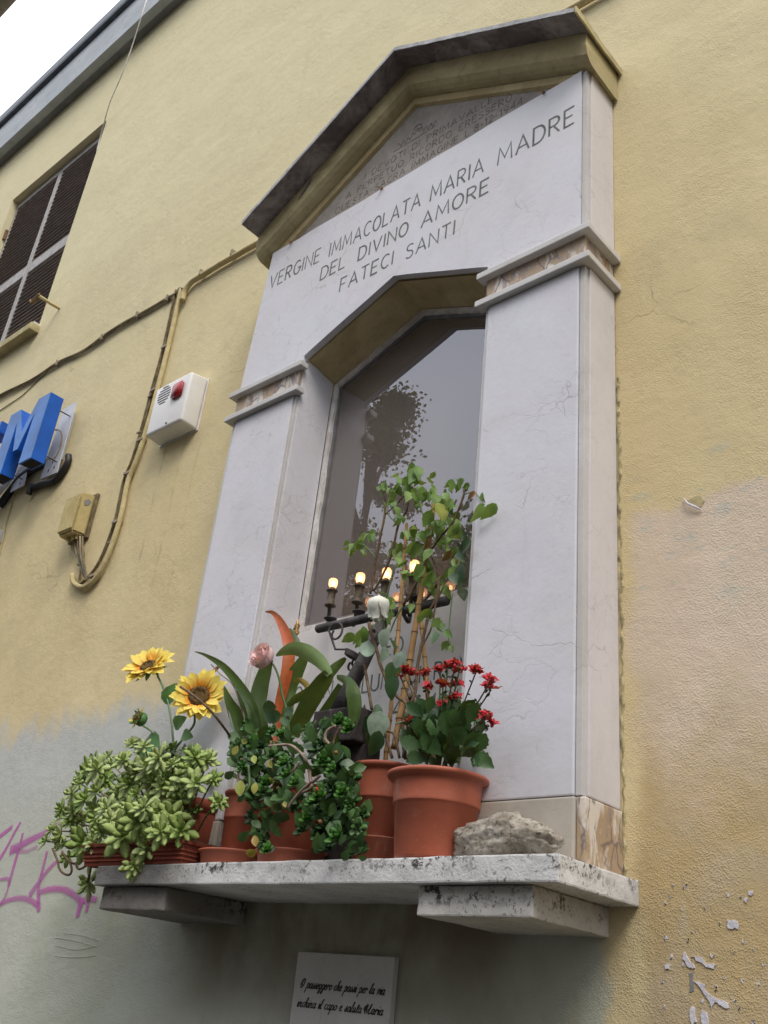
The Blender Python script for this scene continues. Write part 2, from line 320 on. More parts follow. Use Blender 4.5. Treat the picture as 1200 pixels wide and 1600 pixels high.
def bulbglass():
    n = NT('frosted_amber_bulb'); n.t.nodes.remove(n.p)
    tl = n.t.nodes.new('ShaderNodeBsdfTranslucent'); tl.inputs[0].default_value = (1, .62, .40, 1)
    tr = n.t.nodes.new('ShaderNodeBsdfTransparent'); tr.inputs[0].default_value = (1, .74, .52, 1)
    m0 = n.t.nodes.new('ShaderNodeMixShader'); m0.inputs[0].default_value = .5
    n.t.links.new(tl.outputs[0], m0.inputs[1]); n.t.links.new(tr.outputs[0], m0.inputs[2])
    e = n.t.nodes.new('ShaderNodeEmission'); e.inputs[0].default_value = (1, .52, .28, 1); e.inputs[1].default_value = .35
    a = n.t.nodes.new('ShaderNodeAddShader'); n.t.links.new(m0.outputs[0], a.inputs[0]); n.t.links.new(e.outputs[0], a.inputs[1]); n.t.links.new(a.outputs[0], n.out.inputs[0]); return n.m
M['bulb'] = bulbglass()
def spray_mat():
    n = NT('magenta_spray_paint'); at_ = n.t.nodes.new('ShaderNodeAttribute'); at_.attribute_name = 'soft'
    n.done(n.mix(n.ramp(n.noise(12, 3), .4, .6), (.56, .14, .42), (.50, .18, .42)), .7, spec=.2)
    f = n.math('MULTIPLY', n.math('ADD', at_.outputs['Fac'], n.math('MULTIPLY', n.math('SUBTRACT', n.noise(500, 2), .5), .55)), 1.)
    f = n.ramp(f, .10, .95, 0, .85)
    tr = n.t.nodes.new('ShaderNodeBsdfTransparent'); ms = n.t.nodes.new('ShaderNodeMixShader')
    n.t.links.new(f, ms.inputs[0]); n.t.links.new(tr.outputs[0], ms.inputs[1]); n.t.links.new(n.p.outputs[0], ms.inputs[2]); n.t.links.new(ms.outputs[0], n.out.inputs[0]); return n.m
M['spray'] = spray_mat()
M['flake'] = simple('bare_pale_plaster', (.66, .64, .69), .9, .12, 30, .001)
M['nichewall'] = grime('brown_niche_lining', (.62, .50, .42), (.70, .58, .50), 4, .0008)
def picture_mat():
    n = NT('faded_devotional_cloth'); x, y, z = n.sep()
    c = n.mix(n.ramp(n.noise(9, 5, .65, dist=1.), .35, .65), (.42, .27, .22), (.36, .13, .11))
    c = n.mix(n.ramp(n.noise(16, 5, .65, dist=1.), .6, .75), c, (.12, .13, .19))
    return n.done(c, .7, n.bump(n.noise(12, 3), .004), spec=.2)
M['picture'] = picture_mat()
M['curtain'] = simple('beige_curtain', (.70, .58, .50), .8, .1, 6)
M['asphalt'] = grime('asphalt', (.045, .045, .045), (.07, .068, .065), 6, .003)
M['pavement'] = grime('pavement_slabs', (.045, .044, .042), (.065, .063, .060), 4, .002)
M['kerb'] = grime('kerb_stone', (.22, .22, .21), (.30, .29, .28), 8, .002)
M['treeleaf'] = leafmat('street_tree_leaf', (.07, .085, .04), (.12, .12, .07), None, .2)
M['treebark'] = grime('street_tree_bark', (.06, .05, .04), (.12, .10, .08), 6, .01)
M['lampgrey'] = simple('grey_lamp_housing', (.27, .25, .22), .5)

# ------------------------------------------------------------------ object helpers
WL = {}
def tag(o, label, cat, group=None, kind=None):
    if label: o['label'] = label
    if cat: o['category'] = cat
    if group: o['group'] = group
    if kind: o['kind'] = kind
    return o
def thing(name, label, cat, loc=(0, 0, 0), group=None):
    o = bpy.data.objects.new(name, None); COL.objects.link(o); o.location = loc; o.empty_display_size = .05; WL[o] = Vector(loc)
    return tag(o, label, cat, group)
def obj(name, vf, mat, parent=None, smooth=False, uv=None, attr=None):
    vs, fs = vf; vs = [Vector(v) for v in vs]
    c = sum(vs, Vector())/len(vs)
    me = bpy.data.meshes.new(name); me.from_pydata([v-c for v in vs], [], fs); me.materials.append(mat)
    if attr:
        a = me.attributes.new('soft', 'FLOAT', 'POINT')
        for i, x in enumerate(attr): a.data[i].value = x
    if smooth:
        for p in me.polygons: p.use_smooth = True
    me.update()
    o = bpy.data.objects.new(name, me); COL.objects.link(o)
    if parent: o.parent = parent; o.location = c-WL[parent]
    else: o.location = c
    WL[o] = c; return o
def inst(name, me, parent, mw):
    o = bpy.data.objects.new(name, me); COL.objects.link(o); o.parent = parent
    o.matrix_basis = Matrix.Translation(-WL[parent]) @ mw; WL[o] = mw.translation.copy(); return o
def frame(pos, d, n, s=1.):              # local Y along d, local Z near n
    y = Vector(d).normalized(); n = Vector(n); x = y.cross(n)
    if x.length < 1e-4: x = y.orthogonal()
    x.normalize(); z = x.cross(y)
    m = Matrix((x, y, z)).transposed().to_4x4()
    if not hasattr(s, '__len__'): s = (s, s, s)
    return Matrix.Translation(pos) @ m @ Matrix.Diagonal((*s, 1))
def join(*vfs):
    V, F = [], []
    for v, f in vfs:
        k = len(V); V += [tuple(p) for p in v]; F += [tuple(i+k for i in q) for q in f]
    return V, F
def frombm(bm):
    bm.verts.ensure_lookup_table(); bm.verts.index_update()
    r = [tuple(v.co) for v in bm.verts], [tuple(v.index for v in f.verts) for f in bm.faces]; bm.free(); return r
def bevelbox(x0, x1, y0, y1, z0, z1, b=.002, seg=2):
    bm = bmesh.new(); bmesh.ops.create_cube(bm, size=1)
    for v in bm.verts: v.co = Vector(((x0+x1)/2+v.co.x*(x1-x0), (y0+y1)/2+v.co.y*(y1-y0), (z0+z1)/2+v.co.z*(z1-z0)))
    if b: bmesh.ops.bevel(bm, geom=bm.edges[:], offset=b, segments=seg, affect='EDGES', profile=.6)
    return frombm(bm)
def prism(poly, y0, y1, b=0, axis='y'):   # polygon in xz (or xy for axis z) extruded
    n = len(poly)
    f = (lambda p, t: (p[0], t, p[1])) if axis == 'y' else (lambda p, t: (p[0], p[1], t))
    V = [f(p, y0) for p in poly]+[f(p, y1) for p in poly]
    F = [tuple(range(n)), tuple(range(2*n-1, n-1, -1))]+[(i, i+n, (i+1) % n+n, (i+1) % n) for i in range(n)]
    bm = bmesh.new(); bv = [bm.verts.new(v) for v in V]
    for q in F: bm.faces.new([bv[i] for i in q])
    bmesh.ops.recalc_face_normals(bm, faces=bm.faces[:])
    if b: bmesh.ops.bevel(bm, geom=[e for e in bm.edges if e.calc_face_angle(0) > .3], offset=b, segments=2, affect='EDGES', profile=.6)
    return frombm(bm)
def rough(vf, cut=12, amp=.0015, freq=40, maxlen=.03):   # worn stone: subdivide and jitter
    bm = bmesh.new(); bv = [bm.verts.new(v) for v in vf[0]]
    for q in vf[1]: bm.faces.new([bv[i] for i in q])
    for _ in range(5):
        es = [e for e in bm.edges if e.calc_length() > maxlen]
        if not es: break
        bmesh.ops.subdivide_edges(bm, edges=es, cuts=1, use_grid_fill=True)
    bmesh.ops.triangulate(bm, faces=[f for f in bm.faces if len(f.verts) > 4])
    for v in bm.verts:
        v.co += noise.noise_vector(v.co*freq)*amp + noise.noise_vector(v.co*freq*.25)*amp
    return frombm(bm)
def tube(pts, r, seg=8, cap=True):
    pts = [Vector(p) for p in pts]; n = len(pts); rs = r if hasattr(r, '__len__') else [r]*n
    V, F = [], []; up = None
    for i, p in enumerate(pts):
        t = (pts[min(i+1, n-1)]-pts[max(i-1, 0)]).normalized()
        if up is None: up = t.orthogonal().normalized()
        up = (up-t*up.dot(t)); up = up.normalized() if up.length > 1e-6 else t.orthogonal().normalized()
        s = t.cross(up)
        for k in range(seg):
            a = 2*PI*k/seg; V.append(p+(up*math.cos(a)+s*math.sin(a))*rs[i])
    for i in range(n-1):
        for k in range(seg): F.append((i*seg+k, i*seg+(k+1) % seg, (i+1)*seg+(k+1) % seg, (i+1)*seg+k))
    if cap: F += [tuple(range(seg))[::-1], tuple(range((n-1)*seg, n*seg))]
    return V, F
def smoothpts(p, k=4):
    p = [Vector(q) for q in p]; o = []
    for i in range(len(p)-1):
        a, b, c, d = p[max(i-1, 0)], p[i], p[i+1], p[min(i+2, len(p)-1)]
        for j in range(k):
            t = j/k; o.append(.5*((2*b)+(c-a)*t+(2*a-5*b+4*c-d)*t*t+(3*b-a-3*c+d)*t**3))
    return o+[p[-1]]
def lathe(c, prof, seg=40):              # prof: (r, z) list
    V, F = [], []; n = len(prof)
    for k in range(seg):
        a = 2*PI*k/seg
        for r, z in prof: V.append((c[0]+r*math.cos(a), c[1]+r*math.sin(a), c[2]+z))
    for k in range(seg):
        for i in range(n-1): F.append((k*n+i, ((k+1) % seg)*n+i, ((k+1) % seg)*n+i+1, k*n+i+1))
    return V, F
def ball(c, r, sub=2, sq=(1, 1, 1)):
    bm = bmesh.new(); bmesh.ops.create_icosphere(bm, subdivisions=sub, radius=1)
    for v in bm.verts: v.co = Vector(c)+Vector((v.co.x*sq[0], v.co.y*sq[1], v.co.z*sq[2]))*r
    return frombm(bm)
def raw_mesh(name, vf, mat, smooth=True, uv=False):
    me = bpy.data.meshes.new(name); me.from_pydata([tuple(v) for v in vf[0]], [], vf[1]); me.materials.append(mat)
    if smooth:
        for p in me.polygons: p.use_smooth = True
    if uv:
        u = me.uv_layers.new(name='UVMap'); L = max(v.co.y for v in me.vertices)
        for l in me.loops:
            co = me.vertices[l.vertex_index].co; u.data[l.index].uv = (.5+co.x, co.y/L)
    return me
def leaf_vf(L=1, W=.5, n=5, fold=.15, curl=.15, peak=.4, tip=.8, serr=0, base=.0):
    V, F = [], []
    for i in range(n+1):
        t = i/n
        w_ = W/2*(math.sin(PI*t**(math.log(.5)/math.log(peak)))**tip if 0 < t < 1 else base)
        if serr and 0 < t < 1: w_ *= 1+serr*(1 if i % 2 else -1)
        zc = -curl*(t-.0)**2*L
        V += [(-w_, t*L, zc+fold*w_*1.2), (0, t*L, zc), (w_, t*L, zc+fold*w_*1.2)]
    for i in range(n):
        a = i*3; F += [(a, a+1, a+4, a+3), (a+1, a+2, a+5, a+4)]
    return V, F
def fat_leaf(L, W, T, cup=.16):           # succulent leaf, closed lens
    st = ((0, .30), (.3, .60), (.62, 1.), (.86, .66), (1, .04)); V, F = [], []
    for t, w_ in st:
        z = cup*L*t*t
        V += [(-W/2*w_, t*L, z), (0, t*L, z-T*w_*.9), (W/2*w_, t*L, z), (0, t*L, z+T*w_*.12)]
    for i in range(len(st)-1):
        for k in range(4): a = i*4+k; b = i*4+(k+1) % 4; F.append((a, b, b+4, a+4))
    F.append((16, 17, 18, 19)); return V, F
def xf(vf, m): return [tuple(m @ Vector(v)) for v in vf[0]], vf[1]
def rosette(seed, n=15, L=1., W=.42, T=.09, spread=(8, 68)):
    r = random.Random(seed); parts = []
    for i in range(n):
        t = i/(n-1); el = math.radians(spread[0]+(spread[1]-spread[0])*t**1.5+r.uniform(-6, 6)); a = i*2.39996+r.uniform(-.15, .15)
        l = L*(1-.55*t)*r.uniform(.88, 1.08)
        m = Matrix.Rotation(a, 4, 'Z') @ Matrix.Rotation(el, 4, 'X')
        parts.append(xf(fat_leaf(l, W*l/L*1.05+.04, T), m))
    return join(*parts)
def ribbon(pts, widths, face, fold=.18):   # strap leaf through points; widths per point; face = direction the blade shows
    k = 5; P = smoothpts(pts, k); n = len(P); V, F = [], []
    for i, p in enumerate(P):
        u = i/k; j = min(int(u), len(widths)-2); f = u-j; w_ = widths[j]*(1-f)+widths[j+1]*f
        t = (P[min(i+1, n-1)]-P[max(i-1, 0)]).normalized(); s = t.cross(Vector(face)).normalized(); nn = s.cross(t)
        V += [p-s*w_/2+nn*w_*fold, p-s*w_/4+nn*w_*fold*.3, p, p+s*w_/4+nn*w_*fold*.3, p+s*w_/2+nn*w_*fold]
    for i in range(n-1):
        for q in range(4): a = i*5+q; F.append((a, a+1, a+6, a+5))
    return V, F
def box(name, x0, x1, y0, y1, z0, z1, mat, parent, b=.002): return obj(name, bevelbox(x0, x1, y0, y1, z0, z1, b), mat, parent)

# ------------------------------------------------------------------ lettering (stroke alphabet)
def arc(cx, cy, rx, ry, a0, a1, n=8): return [(cx+rx*math.cos(math.radians(a0+(a1-a0)*i/n)), cy+ry*math.sin(math.radians(a0+(a1-a0)*i/n))) for i in range(n+1)]
G = {
 'A': (.72, [[(0, 0), (.36, 1), (.72, 0)], [(.13, .34), (.59, .34)]]), 'C': (.62, [arc(.36, .5, .34, .5, 48, 312, 10)]),
 'D': (.62, [[(0, 0), (0, 1), (.2, 1)]+arc(.26, .5, .36, .5, 88, -88, 8)+[(.2, 0), (0, 0)]]), 'E': (.52, [[(.5, 1), (0, 1), (0, 0), (.5, 0)], [(0, .52), (.42, .52)]]),
 'F': (.5, [[(.5, 1), (0, 1), (0, 0)], [(0, .52), (.4, .52)]]), 'G': (.66, [arc(.36, .5, .34, .5, 50, 350, 11)+[(.7, .44), (.44, .44)]]),
 'I': (.06, [[(.03, 0), (.03, 1)]]), 'L': (.5, [[(0, 1), (0, 0), (.5, 0)]]), 'M': (.8, [[(0, 0), (.08, 1), (.4, .25), (.72, 1), (.8, 0)]]),
 'N': (.64, [[(0, 0), (0, 1), (.64, 0), (.64, 1)]]), 'O': (.66, [arc(.33, .5, .33, .5, 90, 450, 14)]), 'P': (.52, [[(0, 0), (0, 1), (.26, 1)]+arc(.26, .75, .26, .25, 88, -88, 6)+[(0, .5)]]),
 'Q': (.7, [arc(.33, .5, .33, .5, 90, 450, 14), [(.4, .2), (.66, -.1)]]), 'R': (.56, [[(0, 0), (0, 1), (.26, 1)]+arc(.26, .75, .26, .25, 88, -88, 6)+[(0, .5)], [(.22, .5), (.54, 0)]]),
 'S': (.52, [arc(.27, .76, .24, .24, 30, 250, 7)+arc(.25, .25, .26, .26, 70, -150, 8)]), 'T': (.62, [[(0, 1), (.62, 1)], [(.31, 1), (.31, 0)]]),
 'U': (.62, [[(0, 1), (0, .3)]+arc(.31, .3, .31, .3, 180, 360, 8)+[(.62, 1)]]), 'V': (.66, [[(0, 1), (.33, 0), (.66, 1)]]),
 '1': (.2, [[(0, .8), (.16, 1), (.16, 0)]]), '2': (.5, [arc(.25, .74, .24, .26, 160, -30, 7)+[(0, 0), (.5, 0)]]), '4': (.56, [[(.42, 0), (.42, 1), (0, .3), (.56, .3)]]),
 '5': (.5, [[(.46, 1), (.08, 1), (.04, .56)]+arc(.23, .3, .26, .3, 110, -140, 8)]), '6': (.52, [arc(.5, .9, .34, .1, 90, 120, 2)+[(.12, .62)]+arc(.27, .28, .25, .28, 160, 520, 12)]),
 '8': (.5, [arc(.25, .75, .2, .24, 270, 630, 10), arc(.25, .26, .25, .26, 90, 450, 12)]), '9': (.52, [arc(.26, .7, .25, .28, 0, 360, 12)+[(.5, .5), (.24, 0)]]),
 '-': (.3, [[(0, .45), (.3, .45)]]), "'": (.06, [[(.05, 1), (.03, .75)]]), '.': (.05, [[(.02, .42), (.05, .44)]]), ' ': (.42, [])}
def e_(x): return arc(x, .5, .26, .5, 0, 0, 1)
SC = {  # joined script, x-height 1
 'a': (1.0, [arc(.42, .5, .34, .5, 60, 300, 8)+[(.78, .95)], [(.78, 1), (.70, .1), (.86, 0), (1.05, .2)]]), 'c': (.8, [arc(.42, .5, .34, .5, 50, 310, 8)+[(.85, .2)]]),
 'e': (.8, [[(.1, .4), (.5, .6)]+arc(.38, .75, .18, .25, 0, 120, 4)+arc(.42, .5, .34, .5, 150, 310, 7)+[(.85, .2)]]), 'g': (.9, [arc(.40, .5, .32, .5, 50, 310, 8), [(.74, 1), (.64, -.6), (.4, -.9), (.15, -.7), (.4, -.3), (.95, .2)]]),
 'h': (.95, [[(0, .1), (.3, 1.5), (.4, 1.9), (.25, 1.95), (.16, 1.5), (.1, 0)], [(.12, .4), (.4, .95), (.6, .9), (.58, .1), (.72, 0), (.98, .2)]]), 'i': (.5, [[(0, .2), (.22, 1), (.17, .12), (.3, 0), (.52, .2)], [(.24, 1.4), (.28, 1.48)]]),
 'l': (.5, [[(0, .2), (.3, 1.5), (.36, 1.95), (.22, 1.95), (.13, 1.4), (.14, .15), (.28, 0), (.52, .2)]]), 'n': (.95, [[(0, .8), (.14, 1), (.1, 0)], [(.12, .4), (.42, .97), (.6, .9), (.58, .1), (.72, 0), (.98, .2)]]),
 'o': (.85, [arc(.4, .5, .32, .5, 60, 420, 12)+[(.9, .8)]]), 'p': (.95, [[(0, .7), (.2, 1), (.06, -.95)], [(.14, .5)]+arc(.45, .5, .32, .5, 140, -130, 8), [(.5, 0), (.98, .2)]]),
 'r': (.7, [[(0, .6), (.15, 1), (.1, 0)], [(.12, .5), (.36, .98), (.55, .9), (.7, .6)]]), 's': (.7, [[(0, .2), (.36, 1), (.5, .4), (.36, 0), (.08, .12)], [(.4, 0), (.74, .2)]]),
 't': (.55, [[(.02, .2), (.28, 1.6), (.16, .15), (.3, 0), (.55, .2)], [(0, 1.05), (.5, 1.05)]]), 'u': (.95, [[(0, .6), (.12, 1), (.1, .2), (.26, 0), (.5, .2), (.62, 1)], [(.64, 1), (.6, .12), (.74, 0), (.98, .2)]]),
 'v': (.85, [[(0, .7), (.14, 1), (.24, 0), (.6, .7), (.62, 1), (.9, .85)]]),
 'O': (1.5, [arc(.65, .95, .5, .95, 90, 450, 16), arc(.7, 1.1, .3, .6, 60, 300, 9)]), 'M': (1.9, [arc(.1, 1.1, .3, .4, 300, 0, 4)+[(.3, 1.8), (.2, 0)], [(.3, 1.8), (.75, .1), (1.35, 1.95)], [(1.35, 1.95), (1.2, .1), (1.4, 0), (1.9, .2)], arc(.02, 1.0, .38, .5, 20, 350, 10)]), ' ': (.75, [])}
def stroke_vf(pts, wd, y, dep, off):
    n = len(pts); V, F = [], []; closed = (Vector(pts[0])-Vector(pts[-1])).length < 1e-5 and n > 3
    for i, p in enumerate(pts):
        a = Vector(pts[i-1] if i else (pts[-2] if closed else pts[0])); b = Vector(pts[i+1] if i < n-1 else (pts[1] if closed else pts[-1])); p = Vector(p)
        d1 = (p-a); d2 = (b-p)
        d1 = d1.normalized() if d1.length > 1e-9 else d2.normalized(); d2 = d2.normalized() if d2.length > 1e-9 else d1
        t = (d1+d2); t = t.normalized() if t.length > .2 else d2
        nn = Vector((-t.y, t.x)); k = min(1/max(.35, nn.dot(Vector((-d1.y, d1.x)))), 2.2)*wd/2
        for s in (1, -1):
            q = p+nn*k*s; V += [(q.x, y-dep-off, q.y), (q.x, y+.0012, q.y)]
    for i in range(n-1):
        a = i*4; b = a+4; F += [(a, a+2, b+2, b), (a, b, b+1, a+1), (a+2, a+3, b+3, b+2)]
    F += [(0, 1, 3, 2), (n*4-4, n*4-2, n*4-1, n*4-3)]
    return V, F
def text(name, s, x0, x1, z0, h, y, wd, mat, parent, font=G, gap=.24, slant=0., dz=0., dep=.0004):
    adv = []; X = 0
    for ch in s:
        g = font[ch]; adv.append(X); X += g[0]+gap
    X -= gap; sx = (x1-x0)/X; parts = []; c = 0
    for ch, a in zip(s, adv):
        for st in font[ch][1]:
            P = [(x0+(a+u)*sx+slant*v*h, z0+v*h+dz*((a+u)/X)) for u, v in st]
            parts.append(stroke_vf(P, wd*rnd.uniform(.85, 1.15), y, dep, (c % 7)*.00003)); c += 1
    return obj(name, join(*parts), mat, parent)

# ================================================================== THE BUILDING
bld = thing('building', 'yellow stuccoed building with grey eaves behind the shrine', 'building', (0, .2, -1.7))
# wall sheet with the niche and window openings left out; the openings have reveals
NX0, NX1, NZ0, NZ1 = -.30, .30, .10, 1.54
WX0, WX1, WZ0, WZ1 = -3.27, -2.333, 2.487, 3.826
xs = sorted([-14, WX0, WX1, NX0, NX1, 5]); zs = sorted([-1.7, NZ0, NZ1, WZ0, WZ1, 4.9])
V, F = [], []
def ins(a, b, p, q): return a < (p+q)/2 < b
for i in range(len(xs)-1):
    for k in range(len(zs)-1):
        cx, cz = (xs[i]+xs[i+1])/2, (zs[k]+zs[k+1])/2
        if NX0 < cx < NX1 and NZ0 < cz < NZ1: continue
        if WX0 < cx < WX1 and WZ0 < cz < WZ1: continue
        a = len(V); V += [(xs[i], 0, zs[k]), (xs[i+1], 0, zs[k]), (xs[i+1], 0, zs[k+1]), (xs[i], 0, zs[k+1])]; F.append((a, a+1, a+2, a+3))
def reveal(x0, x1, z0, z1, d):
    return [(x0, 0, z0), (x1, 0, z0), (x1, 0, z1), (x0, 0, z1), (x0, d, z0), (x1, d, z0), (x1, d, z1), (x0, d, z1)], [(0, 4, 5, 1), (1, 5, 6, 2), (2, 6, 7, 3), (3, 7, 4, 0)]
shell = ([(-14, .45, -1.7), (5, .45, -1.7), (5, .45, 4.9), (-14, .45, 4.9), (-14, 0, -1.7), (5, 0, -1.7), (5, 0, 4.9), (-14, 0, 4.9)], [(0, 1, 2, 3), (0, 3, 7, 4), (1, 5, 6, 2), (3, 2, 6, 7)])
wallo = obj('wall', join((V, F), reveal(WX0, WX1, WZ0, WZ1, .16), shell), M['wall'], bld)
# eaves: soffit, fascia, drip groove, gutter
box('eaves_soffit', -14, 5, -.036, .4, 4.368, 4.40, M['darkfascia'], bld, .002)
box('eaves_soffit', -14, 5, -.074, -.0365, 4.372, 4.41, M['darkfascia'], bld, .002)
box('eaves_fascia', -14, 5, -.080, .4, 4.371, 4.481, M['greyfascia'], bld, .003)
box('eaves_fascia', -14, 5, -.078, .4, 4.484, 4.655, M['greyfascia'], bld, .003)
box('roof_gutter', -14, 5, -.105, .4, 4.658, 4.76, M['gutter'], bld, .02)
# window with louvred shutters
win = obj('window', bevelbox(WX0, WX1, .10, .13, WZ0, WZ1, 0), M['dark'], bld)
fr = .019; yf0, yf1 = .035, .07
mid = (WX0+WX1)/2; zm = WZ0+(WZ1-WZ0)*.455
def wpart(n_, *a, m='shutframe', b=.003): return obj(n_, bevelbox(*a, b), M[m], win)
for (a, b_) in ((WX0, mid-.002), (mid+.002, WX1)):
    wpart('shutter_stile', a, a+fr, yf0, yf1, WZ0+.012, WZ1-.01); wpart('shutter_stile', b_-fr, b_, yf0, yf1, WZ0+.012, WZ1-.01)
    wpart('shutter_rail', a+fr, b_-fr, yf0, yf1, WZ1-.05, WZ1-.01); wpart('shutter_rail', a+fr, b_-fr, yf0+.002, yf1, zm-.035, zm+.035); wpart('shutter_rail', a+fr, b_-fr, yf0, yf1, WZ0+.012, WZ0+.05)
    ang = math.radians(38); L = (b_-a)-2*fr
    slv = bevelbox(-L/2, L/2, -.019, .019, -.0025, .0025, .0008, 1); sm = raw_mesh('louvre_slat', slv, M['slat'], False)
    for z0, z1, nn in ((WZ0+.055, zm-.04, 19), (zm+.04, WZ1-.055, 22)):
        for i in range(nn):
            z = z0+(z1-z0)*(i+.5)/nn
            inst('louvre_slat', sm, win, Matrix.Translation(((a+b_)/2, (yf0+yf1)/2, z)) @ Matrix.Rotation(ang+rnd.uniform(-.02, .02), 4, 'X'))
box('window_sill', WX0-.03, WX1+.02, -.045, .1, WZ0-.04, WZ0-.002, M['ochre'], bld, .004)
box('window_sill_slab', WX0-.02, WX1+.012, -.03, .1, WZ0-.002, WZ0+.012, M['framepaint'], bld, .002)
for z in (WZ0+.3, WZ1-.25):
    obj('shutter_hinge', bevelbox(WX1-.012, WX1+.012, .018, .034, z-.035, z+.035, .002), M['rust'], win)
    obj('shutter_hinge', bevelbox(WX0-.01, WX0+.012, .018, .034, z-.035, z+.035, .002), M['rust'], win)
# bare patches and flakes where paint has come away
def flake(pxs, y=-.0015, mat='flake', name='paint_flake', label=None):
    P = [at(px, py, 0) for px, py in pxs]; P2 = []
    n = len(P)
    for i in range(n):
        a, b = P[i], P[(i+1) % n]
        for k in range(3):
            q = a.lerp(b, k/3); j = .0018*(1 if k else .4); P2.append((q.x+rnd.uniform(-j, j), q.z+rnd.uniform(-j, j)))
    o = obj(name, prism(P2, y, .001), M[mat], bld)
    if label: o['label'] = label
for pts in ([(1137, 1437), (1153, 1440), (1154, 1452), (1138, 1450)], [(1171, 1392), (1177, 1393), (1174, 1400), (1170, 1397)], [(1164, 1403), (1169, 1404), (1166, 1412)],
            [(1070, 1487), (1076, 1497), (1086, 1513), (1078, 1513), (1066, 1499)], [(1080, 1494), (1092, 1495), (1103, 1505), (1119, 1508), (1116, 1514), (1104, 1512), (1094, 1503)],
            [(1085, 1534), (1100, 1537), (1102, 1548), (1116, 1558), (1138, 1568), (1139, 1575), (1128, 1572), (1118, 1565), (1112, 1578), (1109, 1566), (1100, 1552)],
            [(1078, 1576), (1087, 1572), (1089, 1598), (1080, 1600)], [(1097, 1578), (1105, 1582), (1108, 1604), (1098, 1604)], [(1040, 1508), (1048, 1507), (1047, 1515), (1041, 1515)], [(1110, 1490), (1117, 1492), (1113, 1497)]):
    flake(pts)
for _ in range(34):
    fx, fy = rnd.uniform(1030, 1198), rnd.uniform(1380, 1598); r_ = rnd.uniform(1.2, 3.2); a0 = rnd.random()*6
    flake([(fx+r_*rnd.uniform(.5, 1.2)*math.cos(a0+i*1.25)*.7, fy+r_*rnd.uniform(.6, 1.8)*math.sin(a0+i*1.25)) for i in range(5)][::-1], -.0008)
flake([(1077, 1520), (1083, 1519), (1084, 1548), (1077, 1550)], -.0008, 'chip', 'dark_scrape')
flake([(1072, 783), (1082, 788), (1096, 793), (1101, 784), (1096, 776), (1086, 775)], -.0012, 'ochre', 'paint_peel')
obj('peeled_paint_edge', tube([at(1068, 779, -.003), at(1075, 787, -.006), at(1088, 793, -.005), at(1097, 797, -.003)], [.001, .002, .0022, .0008], 6), M['flake'], bld)
# lumpy mortar rim between shrine and wall
pm_ = [( .552+.005*rnd.random(), .0, .12+z*.012) for z in range(0, 80)]
obj('mortar_rim', tube(pm_, [rnd.uniform(.001, .0042) for _ in pm_], 6), M['mortar'], bld)
# old overpaint ridges left of the shelf
for a in ([(85, 1465), (118, 1470), (152, 1480)], [(90, 1478), (120, 1484), (150, 1478)], [(100, 1458), (130, 1462), (155, 1470)], [(86, 1494), (120, 1496), (150, 1493)]):
    obj('paint_ridge', tube(smoothpts([at(px, py, -.0003) for px, py in a]), .0007, 5), M['wall'], bld)

